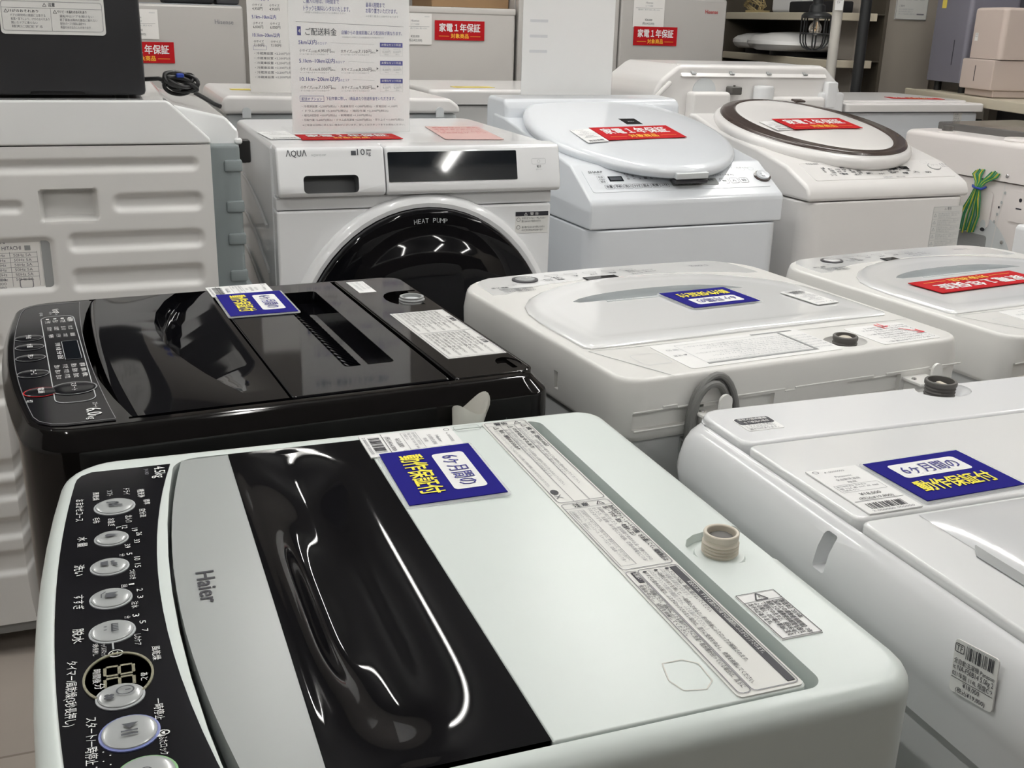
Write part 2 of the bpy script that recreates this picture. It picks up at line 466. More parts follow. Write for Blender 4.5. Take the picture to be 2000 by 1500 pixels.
# control panel
def bowed(yc, k, x0, x1, n=16): return [(x0+(x1-x0)*i/n, yc+k*(x0+(x1-x0)*i/n)**2) for i in range(n+1)]
fr = bowed(-.2615, .26, -.200, .214); bk = bowed(-.194, .44, -.222, .232)
o = [(-.222, -.238), (-.216, -.246), (-.209, -.2495)]+fr+[(.222, -.247), (.229, -.243), (.232, -.235)]+bk[::-1]
b = MB(); b.prism(o, HA-.001, HA+.0008, 'panel_black'); z = HA+.0014
for s, x, y, w, h in [('おまかせコース',-0.165,-0.250,0.0419,0.0059),('風乾燥',-0.176,-0.237,0.0167,0.0048),('ソフト',-0.177,-0.226,0.0116,0.0044),('ドライ',-0.177,-0.213,0.0129,0.0048),('槽洗浄',-0.172,-0.202,0.0170,0.0053),('標準',-0.150,-0.198,0.0102,0.0047),('自分流',-0.132,-0.202,0.0155,0.0047),('念入り',-0.123,-0.213,0.0133,0.0050),('お急ぎ',-0.121,-0.226,0.0141,0.0049),('毛布',-0.126,-0.237,0.0104,0.0049),('L',-0.104,-0.220,0.003,0.0034),('12',-0.105,-0.216,0.0055,0.0041),('19',-0.098,-0.209,0.0055,0.0043),('26',-0.090,-0.206,0.0061,0.0041),('33',-0.078,-0.208,0.0060,0.0040),('39',-0.072,-0.215,0.0065,0.0041),('水',-0.094,-0.248,0.0071,0.0062),('量',-0.084,-0.248,0.0069,0.0065),('洗い',-0.048,-0.250,0.0166,0.0066),('5',-0.057,-0.214,0.0035,0.0039),('分',-0.057,-0.219,0.0041,0.0037),('10',-0.049,-0.209,0.0057,0.0042),('15',-0.038,-0.209,0.0060,0.0041),('つけおき',-0.030,-0.213,0.0147,0.0040),('すすぎ',-0.003,-0.250,0.0198,0.0066),('1',-0.009,-0.214,0.0018,0.0037),('回',-0.009,-0.219,0.0037,0.0037),('2',0.000,-0.209,0.0036,0.0040),('3',0.010,-0.209,0.0036,0.0038),('注水',0.017,-0.213,0.0090,0.0041),('4.5kg',-0.217,-0.187,0.0249,0.0089),('3',0.034,-0.213,0.0038,0.0042),('分',0.035,-0.218,0.0033,0.0035),('5',0.044,-0.209,0.0037,0.0038),('7',0.055,-0.208,0.0032,0.0038),('しわケア',0.060,-0.213,0.0136,0.0040),('脱水',0.042,-0.250,0.0178,0.0065),('チャイルドロック',0.064,-0.233,0.0163,0.0032),('5秒長押し',0.064,-0.238,0.0141,0.0033),('風乾燥',0.078,-0.203,0.0163,0.0048),('タイマー/風乾燥(3秒長押し)',0.080,-0.253,0.0676,0.0059),('時間後',0.094,-0.238,0.0152,0.0044),('分',0.110,-0.237,0.0059,0.0054),('あと',0.106,-0.211,0.0084,0.0041),('一時停止',0.136,-0.205,0.0213,0.0051),('ふたロック',0.173,-0.204,0.0165,0.0043),('スタート/一時停止',0.143,-0.242,0.0433,0.0060)]:
    b.text(s, x, y, z, 'print_white', w=w, h=h, off=.006)
b.text('JW-C45D', -.215, -.1945, z, 'print_grey', w=.013, h=.003)
b.ribbon([(.061, -.2262), (.074, -.2258)], .0011, z, 'print_soft')                       # line to the little face
b.frame(ell(.079, -.2245, .0038, .0042, 14), .0008, z, 'print_white')
for q in (-.0013, .0013): b.flat(ell(.079+q, -.2235, .0005, .0006, 6), z, 'print_white')
b.ribbon([(.0772, -.226), (.079, -.2268), (.0808, -.226)], .0005, z, 'print_white')
b.box(.167, .1725, -.205, -.2005, z-.0004, z, 'print_white'); b.frame(ell(.1697, -.2005, .0019, .0024, 10), .0008, z, 'print_white')
for i in range(6):
    for j in range(3):
        if (i+j) % 2: b.flat(ell(.169+i*.004, -.2365+j*.0035, .0005, .0005, 6), z, 'print_white')
pa = b.build('control_panel', t, flat=True)
b = MB(); n = 40                                                                         # timer window
b.loft([[(.105+.0265*q*math.cos(2*PI*i/n), -.2235+.0205*q*math.sin(2*PI*i/n), HA+.0009+h_) for i in range(n)] for q, h_ in ((1, 0), (1, .0008), (.93, .0008), (.93, 0))], 'led')
for d in (0, 1):                                                                         # two seven-segment digits
    x0 = .0935+d*.0128; y0, w7, h7 = -.2312, .0098, .0165
    for (ax, ay, bx, by) in ((.06, 0, .94, 0), (.06, .5, .94, .5), (.06, 1, .94, 1), (0, .04, 0, .46), (0, .54, 0, .96), (1, .04, 1, .46), (1, .54, 1, .96)):
        b.ribbon([(x0+ax*w7, y0+ay*h7), (x0+bx*w7, y0+by*h7)], .0019, HA+.0013, 'led')
b.build('timer_display', pa)
def icon_swirl(m, x, y, z): m.ribbon([(x-.003, y-.006), (x-.003, y+.001), (x-.001, y+.003), (x+.0005, y+.001), (x+.0005, y-.002), (x+.002, y-.004), (x+.0035, y-.002), (x+.0035, y+.006)], .0022, z, 'print_dark')
def icon_drop(m, x, y, z): m.flat([(x, y+.006)]+[(x+.0026*math.cos(-.2-q*PI*1.03/6), y-.0015+.0030*math.sin(-.2-q*PI*1.03/6)) for q in range(0, 7)], z, 'print_dark')
def icon_wash(m, x, y, z):
    m.flat([(x-.003, y-.006), (x+.002, y-.006), (x+.003, y-.001), (x-.004, y-.001)], z, 'print_dark')
    for q, r_ in ((-.002, .0016), (.0015, .0019), (.004, .001)): m.flat(ell(x+q, y+.003+q*.4, r_, r_, 8), z, 'print_dark')
def icon_rinse(m, x, y, z):
    m.flat([(x-.003, y-.003), (x+.003, y-.004), (x+.004, y+.002), (x+.002, y+.005), (x, y+.002), (x-.003, y+.005)], z, 'print_dark')
    m.ribbon([(x-.005, y-.003), (x-.002, y-.006), (x+.003, y-.006)], .0008, z, 'print_dark')
def icon_spin(m, x, y, z):
    for q in range(5): m.ribbon([(x-.0045+q*.0022, y), (x-.004+q*.002, y+.004)], .0013, z, 'print_dark')
    m.ribbon([(x-.005, y), (x+.005, y)], .001, z, 'print_dark')
    for q in (-.002, .002): m.flat(ell(x+q, y-.004, .0006, .0012, 6), z, 'print_dark')
def icon_timer(m, x, y, z):
    m.frame(ell(x-.0015, y+.003, .0042, .0048, 18), .0009, z, 'print_dark'); m.ribbon([(x-.0015, y+.003), (x-.0015, y+.006)], .001, z, 'print_dark')
    for q in range(4): m.flat(ell(x+.003+.0018*math.cos(q*PI/2+.7), y-.006+.0018*math.sin(q*PI/2+.7), .0014, .0016, 8), z, 'print_dark')
def icon_play(m, x, y, z):
    m.flat([(x-.005, y-.004), (x-.005, y+.005), (x, y)], z, 'print_dark')
    for q in (.002, .005): m.ribbon([(x+q, y-.0045), (x+q, y+.0045)], .0014, z, 'print_dark')
def icon_power(m, x, y, z): m.frame(ell(x, y, .003, .003, 12), .0008, z, 'print_dark')
for x, y, rx, ry, ic, rim in ((-.143, -.2205, .0155, .0160, icon_swirl, 'print_soft'), (-.085, -.224, .0125, .0125, icon_drop, 'print_soft'), (-.039, -.226, .0130, .0135, icon_wash, 'print_soft'), (.008, -.226, .0140, .0140, icon_rinse, 'print_soft'),
                              (.052, -.226, .0140, .0145, icon_spin, 'print_soft'), (.127, -.223, .0130, .0140, icon_timer, 'print_soft'), (.164, -.219, .0165, .0165, icon_play, 'ring_blue'), (.204, -.212, .0165, .0165, icon_power, 'ring_green')):
    b = MB(); n = 32
    rg = [[(x+rx*q*math.cos(2*PI*i/n), y+ry*q*math.sin(2*PI*i/n), HA+.0005+h_) for i in range(n)] for q, h_ in ((1.0, 0), (1.0, .0010), (.93, .0012))]
    b.loft(rg, rim, cap1=True)
    rg = [[(x+rx*q*math.cos(2*PI*i/n), y+ry*q*math.sin(2*PI*i/n), HA+.0012+h_) for i in range(n)] for q, h_ in ((.92, 0), (.90, .0012), (.80, .0017), (.5, .0020), (.2, .0021))]
    b.loft(rg, 'button_grey'); ic(b, x, y, HA+.0044); b.build('button', pa, ang=50)
# lid
ZL = HA+.0006
b = MB(); b.plate(lambda i: rr(-.2300+i, .2455-i, .0035+i, .1745-i, (.001, .001, .006, .006), 3, 2), HA-.019, ZL, .0015, 'green_white', 3)
b.frame([(.196, .099), (.214, .094), (.226, .098), (.229, .112), (.222, .120), (.203, .121), (.196, .113)], .0008, ZL+.0004, 'stain')
lid = b.build('lid', t)
b = MB(); o = bowed(-.183, .40, -.2265, .2425)
b.prism([(x, y) for x, y in o]+[(.2440, -.1215), (-.2280, -.1215)], HA-.019, ZL, 'silver_band')
b.text('Haier', -.012, -.1685, ZL+.0005, 'print_black', w=.0445, h=.0122, off=.014)
b.build('lid_band', lid, flat=True)
def win(u, v):
    x = -.2290+u*.4735; y = -.1212+v*.1242
    e = math.exp(-((y+.070)/.031)**2)*(1/(1+math.exp(-(.196-abs(x-.006))/.017)))
    g = math.exp(-((y+.088)/.012)**2-((x-.03)/.10)**4)
    s = min(1, min(u, 1-u)/.02)*min(1, v/.06)
    return (x, y, ZL+.0004-(.0150*e+.008*g)*s)
b = MB(); b.grid(win, 120, 56, 'gloss_black'); b.box(-.2290, .2445, -.1212, .0030, HA-.045, HA-.036, 'gloss_black')
for y0, y1 in ((-.1212, -.1205), (.0023, .0030)): b.box(-.2290, .2445, y0, y1, HA-.036, ZL, 'gloss_black')
b.build('lid_window', lid, ang=60)
# caution strip on the lid
b = MB(); b.prism(rr(-.2360, .2440, .1255, .1725, .004, 3, 2), ZL, ZL+.0010, 'sticker_cream'); z = ZL+.0015
def cell(x0, x1, y0, y1): b.frame(rr(x0, x1, y0, y1, .003, 2, 1), .0007, z, 'print_grey')
cell(-.2335, -.0405, .1275, .1705); b.ribbon([(-.2235, .1275), (-.2235, .1705)], .0005, z, 'print_grey')
for y in (.1415, .156): b.ribbon([(-.2235, y), (-.0405 if y > .15 else -.0405, y)], .0005, z, 'print_grey')
b.M = Matrix.Translation((-.2285, .149, z)) @ Matrix.Rotation(PI/2, 4, 'Z'); tri_mark(b, .012, 0, .007, 0, 'print_black'); b.text('警告', -.012, -.003, 0, 'print_black', w=.014, h=.006, off=.015); b.M = Matrix()
for y, rows in ((.1690, ['感電・発火・変形のおそれあり', '水洗いしたり、衣類乾燥や暖房などの目的に使わないでください。', '屋外や水のかかる場所、湿気の多い場所に置かないでください。']), (.1545, ['けがのおそれあり', '脱水槽が完全に止まるまでは、中の洗濯物には絶対に手などを入れないでください。', '弱い回転でも洗濯物が手に巻き付いて大けがをするおそれがあります。']), (.1400, ['発火・爆発のおそれあり', '灯油・ガソリン・ベンジン・シンナー・アルコールなどや、それらの付着した衣類を洗濯槽に入れたり近づけたりしないでください。'])):
    tri_mark(b, -.2185, y-.004, .006, z, 'print_black')
    b.text(rows[0], -.213, y-.0042, z, 'print_black', w=.052, h=.0040, off=.02)
    for i, r_ in enumerate(rows[1:]): b.text(r_, -.213, y-.0088-i*.0040, z, 'print_grey', w=.140-.02*i, h=.0030)
b.flat(ell(-.062, .1325, .005, .0035, 12), z, 'print_black'); b.ribbon([(-.056, .1295), (-.049, .1355)], .001, z, 'print_grey'); b.ribbon([(-.056, .1355), (-.049, .1295)], .001, z, 'print_grey')
cell(-.0370, .0800, .1275, .1705); b.ribbon([(-.027, .1275), (-.027, .1705)], .0005, z, 'print_grey')
b.M = Matrix.Translation((-.0320, .149, z)) @ Matrix.Rotation(PI/2, 4, 'Z'); tri_mark(b, .012, 0, .007, 0, 'print_black'); b.text('注意', -.012, -.003, 0, 'print_black', w=.014, h=.006, off=.015); b.M = Matrix()
b.text('防水性のマット・シートや衣類、水を通しにくい繊維製品は', -.024, .1648, z, 'print_black', w=.100, h=.0042, off=.02)
b.text('洗い・すすぎ・脱水・乾燥をしない', -.024, .1598, z, 'print_black', w=.056, h=.0042, off=.02)
for i, (r_, w_) in enumerate((('洗濯物が飛び出したり、異常振動で本体やお湯・振動でけがの', .096), ('をしたり、洗濯機・床や壁などの破損、衣類の損傷などのお', .096), ('それがあります。', .026))): b.text(r_, -.024, .1545-i*.0044, z, 'print_grey', w=w_, h=.0034)
b.frame([(-.0225, .1295), (.0745, .1295), (.0745, .1420), (-.0225, .1420)], .0004, z, 'print_grey')
for i, (r_, w_) in enumerate((('足拭きマットなどかたくて厚いもの、寝袋カッパ、おむつカバー、', .09), ('サウナスーツ、ウエットスーツ、スキーウエア、自転車・バイク用・', .09), ('自動車カバー、寝袋など', .034))): b.text(r_, -.021, .1384-i*.0038, z, 'print_grey', w=w_, h=.0029)
cell(.0835, .2410, .1375, .1705); cell(.0835, .2410, .1275, .1365)
b.box(.086, .2385, .1635, .1690, z-.0004, z, 'print_black'); b.text('安全のため、すすぎと脱水の行程では自動的にふたがロックされます。', .110, .1648, z+.0005, 'paper_white', w=.098, h=.0033)
for i, (r_, w_, m_) in enumerate((('●ふたロック中は、無理に開けないでください。', .066, 'print_black'), ('(ふたが破損する原因となります。)', .045, 'print_grey'), ('●一時停止ボタンを押して、一時停止させると、約10秒後にふたロックが解除されます。', .126, 'print_black'), ('(ふたロックランプの消灯を確認してから、ふたを開けてください。)', .085, 'print_grey'), ('●すすぎと脱水の行程で、ふたがロックされない場合は、直ちに使用を中止し、修理を依頼してください。', .148, 'print_black'))):
    b.text(r_, .086, .1590-i*.0046, z, m_, w=w_, h=.0036, off=.012 if m_ == 'print_black' else 0)
b.box(.0855, .1010, .1315, .1355, z-.0004, z, 'print_black'); b.text('お願い', .088, .1321, z+.0005, 'paper_white', w=.010, h=.0029)
b.text('ふたが破損したり、運転中にふたを開けたときに洗濯・脱水槽が回っている場合は、直ちに', .104, .1322, z, 'print_black', w=.132, h=.0034, off=.012)
b.text('使用を中止し、修理を依頼してください。', .104, .1284, z, 'print_black', w=.070, h=.0034, off=.012)
b.build('caution_label', lid, flat=True)
b = MB(); b.frame(rr(-.237, -.224, .096, .122, .003, 3, 1), .0006, ZL+.0004, 'mid_grey'); b.build('hinge_mark', lid, flat=True)
# warning sticker and inlet valve on the rear deck
b = MB(); b.box(.1370, .1960, .1885, .2205, HA, HA+.0008, 'paper_white'); z = HA+.0013
b.frame([(.1375, .189), (.1955, .189), (.1955, .22), (.1375, .22)], .0006, z, 'print_black'); b.ribbon([(.1485, .189), (.1485, .22)], .0005, z, 'print_black')
b.M = Matrix.Translation((.143, .2045, z)) @ Matrix.Rotation(PI/2, 4, 'Z'); tri_mark(b, 0, 0, .010, 0, 'print_black'); b.M = Matrix()
for i, (r_, w_) in enumerate((('【製造年】2019年', .026), ('【設計上の標準使用期間】7年', .044), ('設計上の標準使用期間を超え', .043), ('て使用されますと、経年劣化に', .043), ('よる発火・けが等の事故に至る', .043), ('おそれがあります。', .027))): b.text(r_, .1505, .2150-i*.0049, z, 'print_black', w=w_, h=.0040, off=.015)
b.build('warning_sticker', t, flat=True)
ZV = HA-.0075
b = MB(); c_ = (.070, .2165, ZV)
b.lathe([(.0195, 0), (.0200, .002), (.0192, .0042), (.0140, .0045)], c_, 'green_white', 40)
pr = [(.0130, .0040), (.0130, .0055)]
for q in range(4): pr += [(.0142, .0062+q*.0026), (.0144, .0070+q*.0026), (.0131, .0081+q*.0026)]
pr += [(.0129, .0175), (.0137, .0185), (.0138, .0225), (.0133, .0232), (.0115, .0232), (.0110, .0225), (.0106, .0120)]
b.lathe(pr, c_, 'valve_ivory', 44)
va = b.build('inlet_valve', t, ang=28)
b = MB(); b.lathe([(.0104, .008), (.0104, .018), (.008, .0196), (.003, .0205)], c_, 'valve_grey', 28); b.build('filter', va)
place(price_tag('white price tag stuck beside blue card on the small white machine with black lid window', 'Haier', '全自動洗濯機', '¥13,000', '(税込¥14,300)', 3), RA, -.2085, .0470, ZL+.0002)
place(warranty_card('blue six-month warranty card on the nearest machine, beside its black lid window'), RA, -.129, .0515, ZL+.0006, tilt=math.radians(1.2), rz=-.02)

# ------------------------------------------------------------------ B: glossy black machine behind A
RB = (.159, 1.257, -PI/2+.076); HB = .905
t = thing('washing_machine', 'glossy black washing machine with scooped black lid, behind the small white one', 'washing machine', (RB[0], RB[1], 0), RB[2])
ob = lambda i: rr(-.266+i, .262-i, -.264+i*.45, .264-i, (.05-i*.6, .05-i*.6, .03-i*.6, .03-i*.6), 6, 8, bow=.02)
b = MB(); b.plate(lambda i: rr(-.255+i, .253-i, -.25+i, .256-i, .04, 5, 4, bow=.012), .04, .66, .004, 'body_black'); b.build('cabinet', t)
b = MB(); inner = rr(-.245, .232, -.170, .2555, (.01, .01, .02, .02), 6, 8, bow=.026)
rg = [[(x, y, z) for x, y in ob(i)] for i, z in ((.004, .65), (0, .665), (0, .8855), (.0006, .8882), (.0014, .8893), (.0125, .9003), (.0137, .9015), (.0155, .9030), (.0180, .9038), (.0230, .9040))]
rg += [[(x, y, .904) for x, y in inner], [(x, y, .862) for x, y in inner]]
b.loft(rg, 'body_black'); b.build('top_cover', t, ang=18)
for s in (-1, 1):
    for y in (-.2, .2): MB().lathe([(.02, 0), (.022, .01), (.018, .041)], (s*.2, y, 0), 'dark_grey', 16).build('foot', t)
# control panel, outlined in a thin pale line
fr = bowed(-.2705, .30, -.202, .202); bk = bowed(-.1955, .16, -.236, .232)
o = [(-.2365, -.230), (-.233, -.243), (-.222, -.2535)]+fr+[(.216, -.2535), (.227, -.243), (.2310, -.230)]+bk[::-1]
b = MB(); b.prism(o, .9035, .9050, 'panel_black'); z = .9056
b.frame([(x*.985, y*.99-.0015) for x, y in o], .0007, z, 'print_dim')
b.frame(rr(-.168, .168, -.236, -.1985, .012, 4, 2), .0010, z, 'print_soft')
b.text('Vintage', -.2045, -.2225, z, 'print_white', w=.022, h=.008, rot=.15); b.text('Smart Design', -.192, -.2185, z, 'print_soft', w=.018, h=.003); b.text('WASH', -.192, -.2255, z, 'print_soft', w=.014, h=.003)
b.text('AQW-VB60', -.192, -.237, z, 'print_soft', w=.018, h=.004)
for i in range(4):
    b.box(-.158, -.154, -.2305+i*.0085, -.2270+i*.0085, z-.0003, z, 'print_white'); b.text(('予約', '洗い', 'すすぎ', '脱水')[i], -.149, -.2318+i*.0085, z, 'print_white', w=.012, h=.006)
b.text('槽洗浄', -.156, -.2060, z, 'print_white', w=.016, h=.006)
for i, s_ in enumerate(('おまかせ', 'お急ぎ', '念入り', 'わたし流')): b.text(s_, -.118, -.2310+i*.0078, z, 'print_white', w=.016, h=.0052); b.text(('毛布', 'ドライ', 'つけおき', '風乾燥')[i], -.085, -.2305+i*.0078, z, 'print_white', w=.014, h=.0048)
b.box(-.052, .022, -.2180, -.2020, z-.0003, z, 'glass_black'); b.frame(rr(-.052, .022, -.2185, -.2015, .002, 2, 1), .0006, z, 'print_soft')
for i, s_ in enumerate(('残り時間', '水量', '分', '回')): b.text(s_, -.047+i*.017, -.2255, z, 'print_white', w=.013, h=.005)
for i in range(4):
    for j in range(3): b.text(('洗い', 'すすぎ', '脱水', '標準')[i]+('', '1', '2')[j], .040+j*.018, -.2310+i*.0085, z, 'print_white', w=.013, h=.0052)
b.text('6.0', .192, -.2105, z, 'print_white', w=.020, h=.0135, off=.01); b.text('kg', .214, -.2105, z, 'print_white', w=.009, h=.007)
b.text('スタート', .176, -.2035, z, 'print_white', w=.014, h=.005); b.text('切', .148, -.262, z, 'print_white', w=.007, h=.006); b.text('入', .120, -.2405, z, 'print_soft', w=.007, h=.005)
pa = b.build('control_panel', t, flat=True)
def ringbutton(m, x, y, rx, ry, txt, col='print_dim'):
    n = 28
    for q0, q1 in ((1, .93), (.84, .80)):
        for i in range(n):
            a0, a1 = 2*PI*i/n, 2*PI*(i+1)/n
            m.add([(x+rx*q0*math.cos(a0), y+ry*q0*math.sin(a0), z), (x+rx*q0*math.cos(a1), y+ry*q0*math.sin(a1), z), (x+rx*q1*math.cos(a1), y+ry*q1*math.sin(a1), z), (x+rx*q1*math.cos(a0), y+ry*q1*math.sin(a0), z)], [(0, 1, 2, 3)], col)
    m.lathe([(1, -.0003), (1, .0002), (.8, .0008), (.2, .0010)], (x, y, z), 'panel_black', 28, sx=rx*.92, sy=ry*.92)
    m.text(txt, x, y-.0025, z+.0016, 'print_white', w=rx*1.2, h=.0055, al=.5)
for x, y, rx, ry, s_, c_ in ((-.078, -.2525, .013, .0155, '予約', 'print_dim'), (-.040, -.2525, .013, .0155, '水量', 'print_dim'), (.003, -.2530, .013, .0155, '洗い', 'print_dim'), (.062, -.2525, .014, .0160, 'コース', 'print_dim'), (.126, -.2475, .015, .0165, '電源', 'card_red'), (.124, -.2165, .0205, .0225, 'スタート', 'print_dim')):
    b = MB(); ringbutton(b, x, y, rx, ry, s_, c_); b.build('button', pa, ang=50)
# lid: front piece with the deep scoop, rear piece with the grille
def ycurve(x):                                              # front edge of the scoop
    P = [(-.250, -.060), (-.205, -.083), (-.150, -.1010), (-.100, -.1095), (-.060, -.1120), (-.015, -.1100), (.036, -.1040), (.080, -.0950), (.122, -.0850), (.165, -.0720), (.201, -.0590), (.228, -.0480)]
    for (a, c), (d, e) in zip(P[:-1], P[1:]):
        if x <= d:
            q = max(0, (x-a)/(d-a)); return c+(e-c)*q
    return P[-1][1]
def yfront(x): return -.1905+.16*x*x+.0075
XL0, XL1 = -.2425, .2275
def frontpatch(u, v):
    x = XL0+u*(XL1-XL0); y = yfront(x)+v*(ycurve(x)-yfront(x)); e = min(1, v/.08)
    return (x, y, .9015+.0035*math.sin(e*PI/2)+.003*math.sin(v*PI)*(1-abs(2*u-1)**3))
def scoop(u, v):
    x = XL0+u*(XL1-XL0); y0 = ycurve(x); y = y0+v*(-.0205-y0)
    D = .040*max(0, 1-((x+.05)/.245)**2)**.8*max(0, min(1, (.215-x)/.12))
    s = v; wall = 1-math.exp(-s/.05); return (x, y, .905-D*wall*(1-s)**1.35)
b = MB(); b.grid(frontpatch, 90, 24, 'gloss_black'); b.grid(scoop, 110, 60, 'gloss_black')
for x in (XL0, XL1):
    ys = [yfront(x)+q*(-.0205-yfront(x))/6 for q in range(7)]
    b.add([(x, y, .905) for y in ys]+[(x, y, .868) for y in ys], [(i, i+1, i+8, i+7) for i in range(6)], 'gloss_black')
xs = [XL0+(XL1-XL0)*i/20 for i in range(21)]
b.add([(x, yfront(x), .9015) for x in xs]+[(x, yfront(x), .868) for x in xs], [(i, i+1, i+22, i+21) for i in range(20)], 'gloss_black')
b.add([(x, -.0205, .905) for x in xs]+[(x, -.0205, .868) for x in xs], [(i, i+1, i+22, i+21) for i in range(20)], 'gloss_black')
lid = b.build('lid', t, ang=40)
b = MB(); b.plate(lambda i: rr(XL0+i, XL1-i, -.0175+i, .1535-i, .003, 3, 2), .868, .905, .002, 'gloss_black', 3); back = b.build('lid_rear', lid)
k = MB(); k.prism(rr(-.195, .150, .060, .118, .006, 3, 2), .8880, .93, 'gloss_black'); cut(back, k)
b = MB()
for i in range(24): b.profx([(.0605, .8882), (.0605, .9020), (.064, .9035), (.090, .8925), (.092, .8882)], -.1905+i*.0140, -.1835+i*.0140, 'gloss_black', 0)
b.build('grille', back)
# rear deck
b = MB(); b.plate(lambda i: rr(-.2435+i, .2310-i, .1590+i, .2545-i, (.004, .004, .02, .02), 5, 3), .868, .905, .003, 'body_black', 3); deck = b.build('rear_deck', t)
k = MB(); k.prism([(-.158, .300), (-.158, .226)]+[(-.118+.040*math.cos(PI+q*PI/8), .222+.026*math.sin(PI+q*PI/8)) for q in range(9)]+[(-.078, .300)], .8925, .95, 'body_black')
k.prism(ell(.196, .2370, .020, .014, 24), .9015, .95, 'body_black'); cut(deck, k)
b = MB(); c_ = (-.112, .232, .8925); pr = [(.019, 0), (.019, .003)]
for q in range(3): pr += [(.0175, .004+q*.0035), (.0178, .0055+q*.0035), (.0162, .0070+q*.0035)]
pr += [(.0165, .016), (.0135, .016), (.013, .008)]
b.lathe(pr, c_, 'mid_grey', 32); b.lathe([(.0125, .006), (.012, .012), (.004, .013)], c_, 'pale_grey', 20); b.build('inlet_valve', t, ang=28)
b = MB(); b.box(-.0430, .1620, .1770, .2500, .905, .9056, 'sticker'); z = .9061
for x0, x1 in ((-.041, .058), (.060, .160)):
    b.frame([(x0, .179), (x1, .179), (x1, .248), (x0, .248)], .0006, z, 'print_grey'); b.text('警告' if x0 < 0 else '注意', x0+.05, .2415, z, 'print_black', w=.016, h=.0055, al=.5, off=.015); tri_mark(b, x0+.036, .2445, .006, z, 'print_black')
    for i in range(11): b.text(('脱水槽が完全に止まるまで中の洗濯物に手などを入れない', '灯油などの付着した衣類を入れない・近づけない', '火気を近づけない 水をかけない 子供を近づけない', '防水性のシートや衣類は洗わない・脱水しない')[i % 4], x0+.003, .2345-i*.0051, z, 'print_black', w=(x1-x0)*(.93, .72, .86, .6)[(i*3) % 4], h=.0037)
b.build('caution_label', t, flat=True)
b = MB(); b.box(-.228, -.163, .1735, .1980, .905, .9056, 'paper_white'); lines(b, ['リサイクルのお願い', '製造年 2018年', '設計上の標準使用期間 7年'], -.224, .196, .055, .0050, .9061, 'print_soft', 1.4); b.build('recycling_sticker', t, flat=True)
place(price_tag('white price tag stuck left of the blue card on the glossy black machine', 'AQUA', '全自動洗濯機', '¥16,000', '(税込¥17,600)', 5, .054, .084), RB, -.228, .0210, .9054)
place(warranty_card('blue six-month warranty card lying on the glossy black machine'), RB, -.1475, .0265, .9056, rz=-.02)

# ------------------------------------------------------------------ plastic hose end between A and B
t = thing('drain_hose', 'translucent plastic hose end poking up between the small white and the black machine', 'hose', (.330, .984, 0))
MB().tube([(0, 0, .0), (0, 0, .30), (.002, 0, .6), (0, 0, .872)], .012, 'milky_plastic', 14).build('hose', t)
b = MB(); n = 28; rg = []
for q, zf in ((0, 0), (.34, .4), (.7, .75), (1, 1)):
    rg.append([((.0155+.0045*q)*math.cos(2*PI*i/n)+.004*q, (.0135+.002*q)*math.sin(2*PI*i/n), .868+zf*(.0265+.0075*math.sin(2*PI*i/n*2+.6)+.004*math.cos(2*PI*i/n))) for i in range(n)])
b.loft(rg, 'milky_plastic', cap1=False)
b.loft([[(x*.93, y*.93, z_) for x, y, z_ in r_] for r_ in rg], 'milky_plastic', cap1=False)
b.build('hose_cuff', t)

